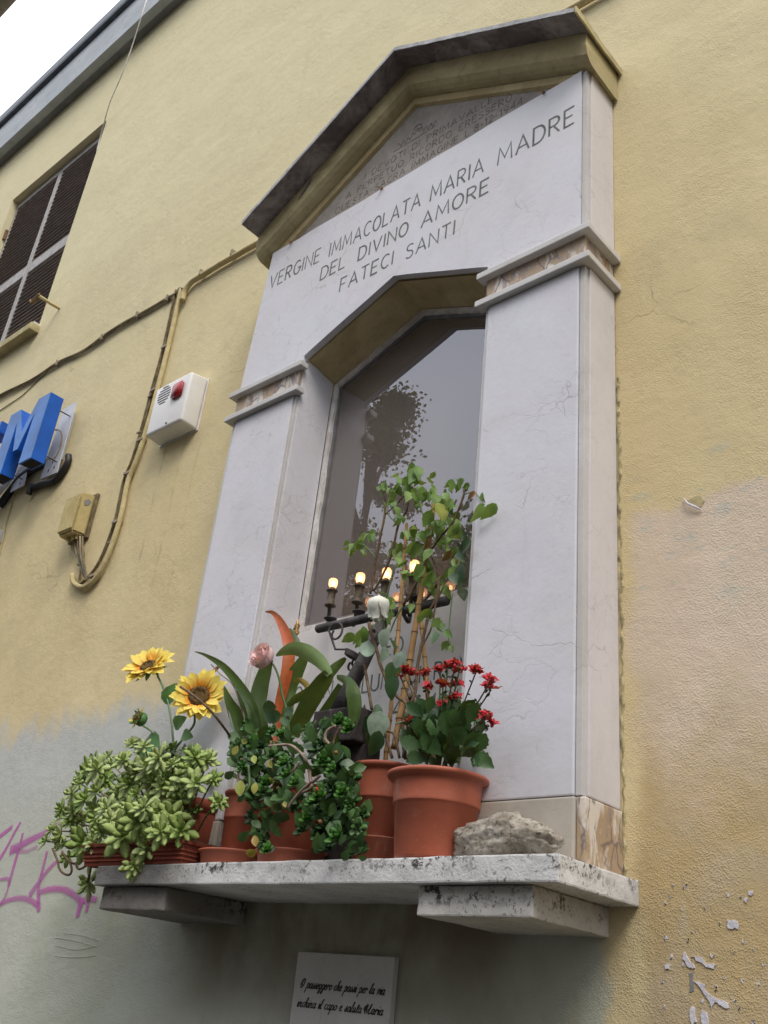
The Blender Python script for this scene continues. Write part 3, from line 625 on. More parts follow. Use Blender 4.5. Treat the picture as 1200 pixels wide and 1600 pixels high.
# ================================================================== THE SHRINE
YLc = -.0935; W = .55; c_ = .0174; D = .1173; XI = .2954; ZL0, ZT = 1.36, 1.878
sh = thing('wayside_shrine', 'white marble wall shrine with pointed roof, pillars, inscriptions and glazed niche', 'shrine', (0, 0, .035))
slab = rough(bevelbox(-.545, .579, -.228, .0, .078, .1165, .003), amp=.0012, freq=45, maxlen=.02)
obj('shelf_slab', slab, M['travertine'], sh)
for s in (-1, 1):
    x0, x1 = (.318, .527) if s > 0 else (-.533, -.315)
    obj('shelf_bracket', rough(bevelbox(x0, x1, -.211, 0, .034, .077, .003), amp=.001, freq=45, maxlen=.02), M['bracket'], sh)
for s in (-1, 1):
    X0, X1 = (XI, W-c_) if s > 0 else (-W+c_, -XI)
    i0, i1 = (XI, W) if s > 0 else (-W, -XI)
    box('pillar_core', i0+.008, i1-.008, -D+.008, -.001, .1175, 1.36, M['groove'], sh, 0)
    box('pillar_front', X0+(0 if s > 0 else 0)+.012, X1, -D, -D+.02, .2225, 1.2815, M['marble'], sh, .0025) if s > 0 else box('pillar_front', X0, X1-.012, -D, -D+.02, .2225, 1.2815, M['marble'], sh, .0025)
    xo = W*s; so_ = (xo-.018, xo) if s > 0 else (xo, xo+.018)
    box('pillar_side', so_[0], so_[1], -D+c_, -.002, .2225, 1.2815, M['marble_warm'], sh, .0025)
    for e_1, e_2 in (((W-c_+.0012, W-.0045) if s > 0 else (-W+.0045, -W+c_-.0012), 0), ((XI+.0035, XI+.0108) if s > 0 else (-XI-.0108, -XI-.0035), 1)):
        box('corner_strip', e_1[0], e_1[1], -D+.0045, -D+.03, .2225, 1.2815, M['marble_mould'], sh, .001)
    xi_ = XI*s; si_ = (xi_, xi_+.018) if s > 0 else (xi_-.018, xi_)
    box('jamb_panel', si_[0], si_[1], -D+.012, .003, .1185, 1.398, M['marble'], sh, .0015)
    obj('jamb_head', prism([(xi_+.0005*s, 1.34), (xi_+.0005*s, 1.412), (xi_+.012*s, 1.412), (xi_+.012*s, 1.34)], YLc, .018), M['soffit'], sh)
    # plinth
    box('plinth_front', i0-.0015, i1-.014, -D-.0025, -D+.02, .117, .2205, M['plinthfront'], sh, .003)
    pe = (W-.013, W+.003) if s > 0 else (-W-.003, -W+.013)
    box('plinth_side', pe[0], pe[1], -D+.002, -.001, .117, .2205, M['breccia'], sh, .003)
    # capital: two mouldings with a breccia frieze between
    p = .0152
    def L(z0, z1, nm, dp=0.):
        if s > 0: P = [(XI-p, -D-p), (W+p+dp, -D-p), (W+p+dp, -.001), (XI+.006, -.001), (XI+.006, -D+.012), (XI-p, -D+.012)]
        else: P = [(-XI+p, -D-p), (-XI+p, -D+.012), (-XI-.006, -D+.012), (-XI-.006, -.001), (-W-p-dp, -.001), (-W-p-dp, -D-p)]
        obj(nm, prism(P, z0, z1, .0022, 'z'), M['marble_mould'], sh)
    L(1.2835, 1.2995, 'capital_moulding'); L(1.3615, 1.378, 'capital_moulding')
    box('capital_frieze', i0+.003, i1-.003, -D+.0015, -.002, 1.2997, 1.3613, M['breccia'], sh, .001)
# lintel: ochre core with gabled opening, marble face, marble sides
YL = -.1135
gab = [(-XI, 1.402), (0, 1.525), (XI, 1.402)]
poly = [(-W+.004, 1.378), (-XI-.012, 1.378)]+[(-XI-.012, 1.402), (-XI, 1.407), (0, 1.530), (XI, 1.407), (XI+.012, 1.402)]+[(XI+.012, 1.378), (W-.004, 1.378), (W-.004, ZT-.002), (-W+.004, ZT-.002)]
obj('lintel_core', prism(poly, YL+.018, .02), M['soffit'], sh)
def wob(a, b, n=16, amp=.0025):
    return [(a[0]+(b[0]-a[0])*i/n, a[1]+(b[1]-a[1])*i/n+(noise.noise(Vector((a[0]+(b[0]-a[0])*i/n*9, a[1]*7, 3.3)))*amp if 0 < i < n else 0)) for i in range(n)]
top = wob((W-c_, ZT), (-W+.002, ZT), 40, .004)
poly = [(-W+.002, 1.379), (-XI, 1.379)]+wob((-XI, 1.406), (0, 1.529))+wob((0, 1.529), (XI, 1.406))+[(XI, 1.406), (XI, 1.379), (W-c_, 1.379)]+top
obj('lintel_face', prism(poly, YL, YL+.0179), M['marble'], sh)
box('lintel_side', W-.018, W, YL+c_, -.001, 1.379, ZT-.001, M['marble_warm'], sh, .002)
box('lintel_corner_strip', W-c_+.001, W-.0045, YL+.005, YL+.03, 1.379, ZT-.002, M['marble_mould'], sh, .001)
# soffit lining of the recess down to the window frame
V = [(-XI+.0005, YL+.02, 1.4015), (0, YL+.02, 1.5245), (XI-.0005, YL+.02, 1.4015), (-XI+.0005, .016, 1.3815), (0, .016, 1.504), (XI-.0005, .016, 1.3815)]
obj('recess_soffit', (V, [(0, 1, 4, 3), (1, 2, 5, 4)]), M['soffit'], sh)
# window frame (white, peeling), lead and glass
def gframe(x, zb, zs, za, wd, y0, y1, nm, mat, amp=0.):
    k = .4175; top_i = za-wd*math.sqrt(1+k*k)
    zs_i = zs-wd*(math.sqrt(1+k*k)-k)
    out = [(-x, zb), (-x, zs), (0, za), (x, zs), (x, zb)]
    def jag(a, b, n=26): return [(a[0]+(b[0]-a[0])*i/n+rnd.uniform(-amp, amp), a[1]+(b[1]-a[1])*i/n+rnd.uniform(-amp, amp)*.6) for i in range(n)]
    inn = [(x-wd, zb+wd), (x-wd, zs_i), (0, top_i), (-x+wd, zs_i), (-x+wd, zb+wd)]
    segs = [((-x, zb), (-x, zs), (-x+wd, zs_i), (-x+wd, zb+wd)), ((-x, zs), (0, za), (0, top_i), (-x+wd, zs_i)), ((0, za), (x, zs), (x-wd, zs_i), (0, top_i)), ((x, zs), (x, zb), (x-wd, zb+wd), (x-wd, zs_i)), ((-x, zb), (-x+wd, zb+wd), (x-wd, zb+wd), (x, zb))]
    for i, q in enumerate(segs):
        P = [q[0], q[1], q[2]]+(jag(q[2], q[3])[1:] if amp and i < 4 else [])+[q[3]]
        obj(nm, prism(P, y0, y1), M[mat], sh)
gframe(XI-.001, .672, 1.3805, 1.503, .013, .004, .02, 'frame_bar', 'framepaint', .0022)
gframe(XI-.012, .684, 1.376, 1.487, .009, .0125, .022, 'glazing_strip', 'lead')
obj('glass_pane', prism([(-XI+.017, .690), (-XI+.017, 1.372), (0, 1.486), (XI-.017, 1.372), (XI-.017, .690)], .0165, .0185), M['glass'], sh)
# niche behind the glass
nb = ([(-XI, .03, .67), (XI, .03, .67), (XI, .03, 1.50), (-XI, .03, 1.50), (-XI, .17, .67), (XI, .17, .67), (XI, .17, 1.50), (-XI, .17, 1.50)], [(0, 1, 5, 4), (1, 2, 6, 5), (2, 3, 7, 6), (3, 0, 4, 7), (4, 5, 6, 7)])
obj('niche_lining', nb, M['nichewall'], sh)
cv, cf = [], []
for i in range(41):
    x = -.29+.16*i/40; cv += [(x, .145+.008*math.sin(i*1.1), .68), (x, .145+.008*math.sin(i*1.1+.3), 1.46)]
    if i: a = 2*i; cf.append((a-2, a, a+1, a-1))
obj('niche_curtain', (cv, cf), M['curtain'], sh, True)
box('devotional_picture', -.12, .22, .150, .162, .80, 1.36, M['picture'], sh, .002)
# inscription panel under the glass
box('inscription_panel', -XI+.001, XI-.001, .002, .025, .119, .671, M['marble_panel'], sh, .002)
def wtext(s, px0, py0, px1, hh, y, wd, mat, parent, gap=.24):
    a = at(px0, py0, y); b = at(px1, py0, y); return a, b
yb = .002
def bt(s, x0, x1, z0, h=.036): text('inscription', s, x0, x1, z0, h, yb, .0038, M['letter'], sh)
bt('ED', -.005, .045, .571); 
bt('OLLIN', -.268, -.150, .500); bt('COLUM', -.118, .022, .497); bt('DI', .066, .100, .497); bt('ROMA', .137, .262, .498)
bt("D'ITALIA", -.262, -.03, .432); bt('4-6-1944', .035, .235, .432)
# the face inscription
YT = YL
text('inscription', 'VERGINE', -.506, -.300, 1.733, .050, YT, .0045, M['letter'], sh); text('inscription', 'IMMACOLATA', -.262, .063, 1.728, .050, YT, .0045, M['letter'], sh)
text('inscription', 'MARIA', .097, .262, 1.723, .052, YT, .0047, M['letter'], sh); text('inscription', 'MADRE', .305, .516, 1.717, .055, YT, .0049, M['letter'], sh)
text('inscription', 'DEL', -.282, -.190, 1.655, .045, YT, .0043, M['letter'], sh); text('inscription', 'DIVINO', -.140, .030, 1.651, .045, YT, .0044, M['letter'], sh); text('inscription', 'AMORE', .076, .283, 1.645, .047, YT, .0047, M['letter'], sh)
text('inscription', 'FATECI', -.195, -.010, 1.572, .045, YT, .0044, M['letter'], sh); text('inscription', 'SANTI', .035, .187, 1.564, .045, YT, .0044, M['letter'], sh)
for x, z in ((-.44, 1.871), (-.085, 1.872), (.43, 1.872)):
    obj('iron_clamp', tube([(x, YL+.004, z+.008), (x, YL-.008, z+.004), (x+.002, YL-.007, z-.006)], [.004, .0035, .0015], 7), M['rust'], sh)
# pediment
K = .579; HW = .572
def zr(x, za): return za-K*abs(x)
def chevron(sec, hw, cx=-.0, back=None):
    V, F = [], []; n = len(sec)
    for x in (-hw, 0, hw):
        for y, za in sec: V.append((x+(-.012 if x == 0 else -.003), y, zr(x, za)))
    for i in range(2):
        for k in range(n): a = i*n+k; b = i*n+(k+1) % n; F.append((a, b, b+n, a+n))
    F += [tuple(range(n))[::-1], tuple(range(2*n, 3*n))]
    return V, F
RZ = 2.295
def roof_piece(vf, nm, mat): obj(nm, vf, mat, sh)
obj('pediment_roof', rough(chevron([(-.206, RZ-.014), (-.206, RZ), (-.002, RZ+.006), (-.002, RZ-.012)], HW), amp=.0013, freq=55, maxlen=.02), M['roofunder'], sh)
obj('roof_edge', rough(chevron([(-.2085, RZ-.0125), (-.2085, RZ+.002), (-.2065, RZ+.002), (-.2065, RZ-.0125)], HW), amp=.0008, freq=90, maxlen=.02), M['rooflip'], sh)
obj('raking_cornice', rough(chevron([(-.143, RZ-.014), (-.145, RZ-.055), (-.139, RZ-.082), (-.128, RZ-.094), (-.118, RZ-.100), (-.088, RZ-.104), (-.002, RZ-.104), (-.002, RZ-.0135)], HW-.005), amp=.001, freq=30, maxlen=.03), M['ochre'], sh)
obj('inner_cornice', rough(chevron([(-.105, RZ-.1045), (-.100, RZ-.124), (-.088, RZ-.130), (-.080, RZ-.130), (-.080, RZ-.1045)], .53), amp=.0006, freq=40, maxlen=.03), M['soffit'], sh)
obj('tympanum', prism([(-.545, 1.8765), (.545, 1.8765), (.545, RZ-.105-K*.545), (0, RZ-.105), (-.545, RZ-.105-K*.545)], -.0905, -.003), M['tymp'], sh)
YY = -.0905
zz_ = RZ-K*HW
obj('roof_end', rough(bevelbox(HW-.001, HW+.004, -.2085, -.001, zz_-.019, zz_+.003, .001), amp=.0009, freq=50, maxlen=.02), M['ochre'], sh)
def tt(s, x0, x1, z, h=.0235): text('inscription', s, x0, x1, z, h, YY, .0026, M['letter_soft'], sh, gap=.26, dep=.0003)
tt('I DEVOTI DI PRIMAVALLE', -.188, .258, 1.996); tt('A PERPETUO RICORDO ERESSERO', -.255, .318, 1.9585); tt("QUESTA SACRA IMMAGINE L'8-12-1944", -.292, .352, 1.921)
# carved flourish above the text
fl = [(-.07+.14*i/60, 2.052+.009*math.sin(i*.9)+.016*math.exp(-((i-30)/9.)**2)) for i in range(61)]
obj('carved_flourish', join(stroke_vf(fl, .0022, YY, .0006, 0), stroke_vf([(-.085, 2.038), (.07, 2.038)], .0018, YY, .0004, .0001), stroke_vf(arc(0, 2.078, .013, .011, 0, 360, 10), .002, YY, .0006, .0002)), M['letter_soft'], sh)
# side return of the pediment and a broken plaster scab at the left
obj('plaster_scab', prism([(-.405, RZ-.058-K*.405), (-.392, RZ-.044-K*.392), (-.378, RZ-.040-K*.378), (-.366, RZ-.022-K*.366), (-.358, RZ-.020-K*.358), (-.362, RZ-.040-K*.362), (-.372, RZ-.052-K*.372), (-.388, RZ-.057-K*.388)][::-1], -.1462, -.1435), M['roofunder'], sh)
# small gilt ornament on the jamb foot
g0 = at(461, 1000, -.03)
gil = thing('gilt_ornament', 'small gilt scrolled ornament fixed at the left foot of the niche glass', 'ornament', tuple(g0))
M['gilt'] = simple('gilt_metal', (.42, .26, .09), .4, .3, 60, metal=.7)
obj('spindle', lathe(tuple(g0), [(.001, 0), (.005, .004), (.003, .010), (.008, .018), (.004, .026), (.007, .034), (.003, .042), (.001, .052)], 12), M['gilt'], gil, True)
obj('leaf_scroll', tube([tuple(g0+Vector((.009*math.cos(t*.7)*(1-t/14), -.004, .012+.004*t*.7))) for t in range(12)], .0018, 6), M['gilt'], gil, True)

# ================================================================== plaque below the shelf
pl0 = Vector((-.011, -.006, -.11))
pq = thing('marble_plaque', 'small marble plaque with brown script lettering on the wall under the shelf', 'plaque', tuple(pl0))
obj('tablet', rough(bevelbox(-.133, .111, -.014, -.001, -.21, -.0105, .0015), amp=.0004, freq=60, maxlen=.03), M['plaque'], pq)
text('lettering', 'O passeggero che passi per la via', -.118, .094, -.0715, .0082, -.0142, .0019, M['letter_brown'], pq, font=SC, gap=.02, slant=.45)
text('lettering', 'inchina il capo e saluta Maria', -.119, .094, -.1035, .0082, -.0142, .0019, M['letter_brown'], pq, font=SC, gap=.02, slant=.45)

# ================================================================== graffiti
def spray(strokes, z_=0):
    V, F, A = [], [], []
    for pts, r0, r1, dens in strokes:
        P = smoothpts([at(px, py, -.0008-.0001*z_) for px, py in pts], 6); n = len(P); z_ += 1
        base = len(V)
        for i, p in enumerate(P):
            t = (P[min(i+1, n-1)]-P[max(i-1, 0)]).normalized(); s = Vector((t.z, 0, -t.x)); r = r0+(r1-r0)*i/(n-1)
            e = min(1, i/2, (n-1-i)/2)
            for k in range(-4, 5):
                V.append(tuple(p+s*r*k/4)); A.append(max(0, (1-(abs(k)/4)**2.2))*dens*(0 if e == 0 else 1))
        for i in range(n-1):
            for k in range(8): a = base+i*9+k; F.append((a, a+1, a+10, a+9))
    return V, F, A
gs = [([(-8, 1312), (6, 1302), (20, 1291)], .010, .009, 1.), ([(-4, 1348), (10, 1325), (22, 1302), (33, 1283)], .010, .008, .9),
      ([(36, 1300), (30, 1325), (24, 1345), (12, 1388)], .008, .010, 1.), ([(14, 1330), (30, 1322), (52, 1310), (72, 1300), (95, 1285)], .022, .008, .75), ([(18, 1328), (40, 1330), (60, 1322)], .012, .010, .5),
      ([(74, 1328), (66, 1360), (60, 1390), (61, 1426)], .007, .011, .95), ([(92, 1342), (76, 1358), (62, 1376), (44, 1402)], .008, .016, .7),
      ([(-6, 1416), (14, 1406), (34, 1403), (50, 1408), (60, 1416)], .010, .012, .7), ([(60, 1394), (80, 1389), (100, 1390), (118, 1400), (128, 1410)], .012, .014, .7),
      ([(128, 1404), (124, 1418), (120, 1434)], .014, .009, 1.1), ([(142, 1395), (137, 1412), (134, 1426)], .009, .007, 1.1), ([(128, 1408), (140, 1404), (152, 1406)], .012, .010, .8),
      ([(-6, 1376), (10, 1372), (14, 1380), (8, 1400), (0, 1412)], .007, .006, .7), ([(140, 1290), (170, 1275), (190, 1262)], .010, .014, .6)]
gt = thing('graffiti', 'pink and magenta spray-painted tag on the wall left of the shelf', 'graffiti', tuple(at(60, 1360, 0)))
for i, g_ in enumerate(gs):
    V, F, A = spray([g_], i); obj('spray_stroke', (V, F), M['spray'], gt, attr=A)

# ================================================================== siren
sr = thing('alarm_siren', 'white alarm siren box with red strobe lens between conduit and shrine', 'alarm siren', (-.98, -.03, 1.44))
bm = bmesh.new(); bmesh.ops.create_cube(bm, size=1)
for v in bm.verts:
    f = v.co.y < 0; hx = .091 if f else .096; hz = .091 if f else .097
    v.co = Vector((-.981+math.copysign(hx, v.co.x), -.066 if f else -.004, 1.536+math.copysign(hz, v.co.z)))
bmesh.ops.bevel(bm, geom=bm.edges[:], offset=.009, segments=4, affect='EDGES', profile=.5)
obj('housing', frombm(bm), M['sirenw'], sr, True)
box('back_plate', -1.079, -.883, -.004, -.0005, 1.438, 1.634, M['sirenw'], sr, .001)
sx, sz = -1.018, 1.583
sv_ = []
for i in range(7):
    z = sz+.031-.0103*i; hw = math.sqrt(max(.0001, .0345**2-(z-sz+.0)**2))*.95; sv_.append(bevelbox(sx-hw, min(sx+hw, -.982), -.0668, -.0655, z-.0020, z+.0020, 0))
for q in sv_: obj('grille_slot', q, M['blackp'], sr)
lx0, lx1, lz0, lz1 = -.974, -.905, 1.545, 1.612
lv = []; bm = bmesh.new(); bmesh.ops.create_cube(bm, size=1)
for v in bm.verts:
    f = v.co.y < 0; hx = .025 if f else .031; hz = .026 if f else .032
    v.co = Vector((-.940+math.copysign(hx, v.co.x)+(.004 if f else 0), -.080 if f else -.0655, 1.569+math.copysign(hz, v.co.z)))
bmesh.ops.bevel(bm, geom=bm.edges[:], offset=.007, segments=3, affect='EDGES')
obj('strobe_lens', frombm(bm), M['lens'], sr, True)
for px, py in ((274.5, 602), (259.5, 661)):
    q = at(px, py, -.0665); obj('screw', ball(tuple(q), .0035, 1), M['blackp'], sr)
for px in (274, 280):
    q = at(px, 684-(px-274)*.4, -.03); obj('drain_hole', ball((q.x, -.03, 1.446), .003, 1), M['blackp'], sr)

# ================================================================== junction box, conduit and cables
jb = thing('junction_box', 'cream plastic junction box with cables leaving its underside', 'junction box', (-1.43, -.03, 1.18))
bm = bmesh.new(); bmesh.ops.create_cube(bm, size=1)
for v in bm.verts:
    f = v.co.y < 0; hx = .043 if f else .050; hz = .072 if f else .078
    v.co = Vector((-1.432+math.copysign(hx, v.co.x), -.062 if f else -.012, 1.272+math.copysign(hz, v.co.z)-(.006 if f else 0)))
bmesh.ops.bevel(bm, geom=bm.edges[:], offset=.007, segments=2, affect='EDGES')
obj('box_body', frombm(bm), M['jbox'], jb)
box('box_lid', -1.4745, -1.3895, -.0655, -.061, 1.205, 1.332, M['jbox'], jb, .002)
box('back_plate', -1.488, -1.376, -.012, -.001, 1.190, 1.355, M['cablem'], jb, .002)
bpm = obj('bare_patch', prism([(-.030, 1.30), (-.014, 1.304), (-.008, 1.318), (-.02, 1.325), (-.034, 1.316)], 0, .0006, axis='y'), M['chip'], jb)
bpm.rotation_euler = (0, 0, PI/2); bpm.location = Vector((-1.3835, -.034, 1.31))-WL[jb]
for i in range(4):
    a = Vector((-1.445+.014*i, -.035+.005*(i % 2), 1.195)); obj('cable_gland', tube([a, a+Vector((0, 0, -.014))], .0055, 8), M['jbox'], jb)
pc = [(283, 453), (279, 470), (262, 545), (245, 612), (232, 660), (215, 715), (200, 752), (188, 810), (170, 865), (152, 900), (133, 917), (116, 912), (113, 898)]
def poly_at(p, y): return [at(px, py, y) for px, py in p]
cn = thing('cable_conduit', 'cream painted conduit running down the wall and looping below the junction box', 'conduit', tuple(at(283, 453, -.01)))
obj('pipe', tube(smoothpts(poly_at(pc, -.012), 5), .0085, 10), M['conduit'], cn, True)
for px, py in ((262, 545), (245, 612), (224, 690), (204, 742), (186, 818), (150, 902)):
    a, b = at(px, py, -.004), at(px+4, py+1, -.004)
    obj('pipe_clip', bevelbox(a.x-.016, a.x+.016, -.022, -.001, a.z-.005, a.z+.005, .0015), M['clip'], cn)
cw = thing('loose_cables', 'thin grey cables running alongside the cream conduit into the junction box', 'cable', tuple(at(275, 460, -.01)))
for k, (dx, r) in enumerate(((-7, .0035), (-9, .003))):
    pts = [(px+dx+rnd.uniform(-1.2, 1.2), py+(3 if py > 860 else 0)*(0)-(6 if py > 890 else 0)) for px, py in pc[:11]]+[(128+3*k, 870), (122+3*k, 845)]
    obj('wire', tube(smoothpts(poly_at(pts, -.006-.004*k), 5), r, 6), M['cablem'], cw, True)
for k in range(4):
    pts = [(117+4*k, 838), (119+3.5*k, 862+2*k), (126+2*k, 885), (131+1.5*k, 900+2*k), (137-2*k, 905)]
    obj('wire', tube(smoothpts(poly_at(pts, -.018-.006*k), 5), .0032, 6), M['cablem'] if k % 2 else M['clip'], cw, True)
for px, py in ((238, 620), (221, 676), (204, 748), (176, 848), (128, 882)):
    a = at(px-3, py, -.008); obj('cable_tie', bevelbox(a.x-.010, a.x+.010, -.014, -.001, a.z-.003, a.z+.003, .001), M['clip'], cw)
pb = thing('upper_conduit', 'ochre painted pipe bending from the cable corner to the shrine roof and beyond', 'conduit', tuple(at(300, 440, -.01)))
obj('pipe', tube(smoothpts(poly_at([(285, 470), (289, 455), (300, 440), (318, 429), (345, 412), (372, 397), (402, 380), (470, 344)], -.014), 5), .0105, 10), M['conduit'], pb, True)
obj('pipe', tube(poly_at([(860, 32), (893, 14), (935, -10), (1000, -50)], -.014), .0105, 10), M['conduit'], pb, True)
for px, py in ((367, 398), (318, 429)):
    a = at(px, py, -.008); obj('pipe_clip', bevelbox(a.x-.004, a.x+.004, -.0265, -.001, a.z-.012, a.z+.013, .002), M['clip'], pb)
cb = thing('cable_bundle', 'dark bundle of weathered cables slung across the wall below the window', 'cable', tuple(at(90, 565, -.01)))
for k in range(4):
    o_ = rnd.uniform
    pts = [(-30, 640+k*1.5), (0, 617+k*1.6), (50, 592+o_(-1, 2)+k), (90, 566+k*1.2), (130, 547+o_(-1, 1)+k), (162, 524+k*1.6), (195, 503+k*1.3), (230, 484+k), (262, 465+k*.8), (281, 455)]
    obj('wire', tube(smoothpts(poly_at(pts, -.006-.004*(k % 2)), 5), .0038-.0005*k, 6), M['cablem'], cb, True)
for px, py in ((90, 567), (160, 527), (215, 492), (262, 466)):
    a = at(px, py, -.01); obj('cable_tie', bevelbox(a.x-.004, a.x+.004, -.018, -.001, a.z-.014, a.z+.012, .001), M['clip'], cb)
obj('cable_knot', join(*[tube(smoothpts([at(276, 458, -.012), at(280+2*k, 450, -.016), at(286+k, 452+k, -.014), at(284, 460+2*k, -.012)]), .003, 6) for k in range(3)]), M['clip'], cb, True)
tag(obj('thin_cable', tube(poly_at([(-10, 648), (35, 618), (62, 592), (75, 580)], -.003), .002, 5), M['cablem']), 'single thin dark wire slanting above the blue sign letter', 'wire')
tag(obj('lower_thin_cable', tube(poly_at([(30, 750), (22, 775), (10, 815), (0, 862), (-6, 880)], -.004), .003, 6), M['conduit']), 'yellow painted wire dropping down the wall at the left edge below the sign', 'wire')
tag(obj('hanging_wire', tube(smoothpts([at(234, -14, -.16), at(222, 22, -.155), at(207, 70, -.12), at(190, 118, -.09), at(172, 160, -.05), at(160, 202, .0), at(151, 237, .02)], 5), .0032, 6), M['whitewire'], None, True), 'thin white wire hanging from the gutter to the shutter', 'wire')
tag(obj('lower_cream_cable', tube(smoothpts(poly_at([(279, 456), (262, 530), (245, 604), (226, 660)], -.004)), .0025, 5), M['blackp']), 'thin black cable tight behind the upper stretch of the cream conduit', 'cable')
# rusty shutter holdfast
hf = thing('shutter_holdfast', 'rusty iron shutter stop sticking out of the wall beside the window', 'holdfast', tuple(at(93, 482, 0)))
a = at(93, 482, 0); b = Vector((a.x, -.105, a.z+.006)); b = at(57, 461, -.085)
b.x = a.x+.0; 
obj('arm', rough(tube([a, Vector((a.x-.003, -.045, a.z)), Vector((a.x-.006, -.105, a.z+.004))], .0075, 6), amp=.0006), M['conduit'], hf)
e0 = Vector((a.x-.006, -.105, a.z+.004))
obj('hook', tube([e0+Vector((.01, 0, .002)), e0, e0+Vector((-.02, .002, -.006)), e0+Vector((-.045, .004, -.018)), e0+Vector((-.062, .002, -.008)), e0+Vector((-.068, 0, .008))], [.006, .008, .007, .007, .006, .004], 6), M['rust'], hf)

# ================================================================== blue sign letter M
sg = thing('sign_letter', 'blue box letter M standing off its white backing plate', 'sign letter', (-1.84, -.1, 1.53))
x0, x1, zb_, zt_ = -1.985, -1.694, 1.534, 1.815; y0, y1 = -.131, -.076
MP = [(x0, zb_), (x0+.004, zt_), (x0+.080, zt_), ((x0+x1)/2, 1.69), (x1-.085, zt_+.0), (x1, zt_), (x1, zb_), (x1-.085, zb_), (x1-.082, 1.757), ((x0+x1)/2+.012, 1.612), ((x0+x1)/2-.02, 1.612), (x0+.080, 1.757), (x0+.078, zb_)]
obj('letter_body', prism(MP, y0+.002, y1, .0), M['blue'], sg)
obj('letter_face', prism(MP, y0, y0+.0018, .0), M['bluef'], sg)
for xx in (x1-.042, x0+.04): box('open_end', xx-.036, xx+.036, y0+.008, y1-.006, zb_-.0015, zb_+.004, M['dark'], sg, 0)
for (xx, zz) in ((-1.715, 1.775), (-1.712, 1.575), (-1.955, 1.575), (-1.955, 1.775)):
    obj('stud', tube([(xx, y1-.005, zz), (xx, -.022, zz)], .0022, 6), M['blackp'], sg)
obj('feed_wire', tube(smoothpts([(-1.735, -.08, 1.69), (-1.715, -.045, 1.70), (-1.712, -.03, 1.66), (-1.73, -.028, 1.60), (-1.75, -.06, 1.575)]), .003, 6), M['clip'], sg, True)
bp = thing('backing_plate', 'white metal plate drilled with holes fixed behind the blue letter', 'plate', (-1.75, -.02, 1.53))
obj('plate_sheet', prism([(-1.806, 1.530), (-1.790, 1.835), (-1.700, 1.835), (-1.690, 1.524)], -.024, -.020, .0008), M['plate'], bp)
obj('plate_sheet', prism([(-2.03, 1.54), (-2.02, 1.83), (-1.965, 1.83), (-1.93, 1.54)], -.024, -.020, .0008), M['plate'], bp)
box('plate_spacer', -1.78, -1.72, -.020, -.001, 1.60, 1.80, M['plate'], bp, 0)
for x, z in ((-1.745, 1.585), (-1.722, 1.555), (-1.76, 1.552), (-1.965, 1.56)): obj('drill_hole', bevelbox(x-.0035, x+.0035, -.0245, -.0238, z-.006, z+.006, 0), M['blackp'], bp)
hs = thing('black_hose', 'black corrugated hose curling out behind the sign plate', 'hose', tuple(at(46, 768, -.02)))
obj('sleeve', tube(smoothpts(poly_at([(107, 712), (106, 722), (97, 738), (84, 752), (66, 757), (48, 764)], -.014), 5), .0125, 10), M['blackp'], hs, True)
obj('hose_end', tube(smoothpts(poly_at([(50, 757), (47, 766), (45, 772)], -.018), 5), .012, 10), M['blackp'], hs, True)
obj('sleeve', tube(smoothpts(poly_at([(75, 722), (50, 734), (28, 752), (0, 790)], -.012), 5), .016, 10), M['blackp'], hs, True)
tag(obj('neon_tube', tube(smoothpts(poly_at([(32, 716), (22, 728), (16, 745), (8, 758), (-8, 775)], -.045)), .011, 10), M['plate'], None, True), 'pale bent tube end showing below the blue letter at the left edge', 'tube')
# neighbouring letter, cut by the frame
tag(obj('sign_letter', prism([(-2.35, 1.534), (-2.35, 1.815), (-2.05, 1.815), (-2.05, 1.765), (-2.28, 1.765), (-2.28, 1.70), (-2.12, 1.70), (-2.12, 1.65), (-2.28, 1.65), (-2.28, 1.585), (-2.05, 1.585), (-2.05, 1.534)], -.131, -.076, .0015), M['blue']), 'blue box letter mostly cut off by the left edge of the picture', 'sign letter')
tag(obj('cable_duct', bevelbox(-2.3, -2.02, -.03, -.001, 1.33, 1.38, .002), M['plate']), 'pale grey duct stub at the left edge below the sign', 'duct')

# ================================================================== POTS
ZS = .1168
def pot(name, label, x, y, prof, mat, parts=True, soil=None):
    t = thing(name, label, 'flower pot', (x, y, ZS))
    obj('pot_body', lathe((x, y, ZS), prof, 48), M[mat], t, True)
    if soil: obj('soil', lathe((x, y, ZS), [(.0005, soil[1]+.003), (soil[0], soil[1])], 24), M['soil'], t, True)
    return t
def rimpot(r0, r1, h, ring, rr, lip=.008):
    rn = r0+(r1-lip*1.4-r0)*((h-.01)/h)
    f = lambda z: r0+(rn-r0)*z/h
    return [(.0, .001), (r0-.006, .0), (r0-.001, .002), (r0, .006), (f(ring-.002), ring-.003), (f(ring)+.0022, ring-.001), (f(ring)+.003, ring+.001), (f(ring)+.0025, ring+.004), (f(h-.014)+.002, h-.016), (f(h-.012)+.003, h-.012), (r1-.002, h-.009), (r1, h-.005), (r1-.001, h-.001), (r1-.004, h), (r1-lip-.003, h-.001), (r1-lip-.005, h-.012), (r0-.006, .02), (0, .02)]
pG = pot('flower_pot', 'large terracotta pot with a broad rim holding red kalanchoe beside the stone', .302, -.163, rimpot(.0622, .0856, .1385, .0885, 0), 'terracotta', soil=(.07, .118))
pF = pot('flower_pot', 'tall terracotta pot with bamboo canes standing in a deep saucer behind the kalanchoe pot', .112, -.085, rimpot(.046, .0655, .187, .125, 0, .006), 'terracotta', soil=(.055, .17))
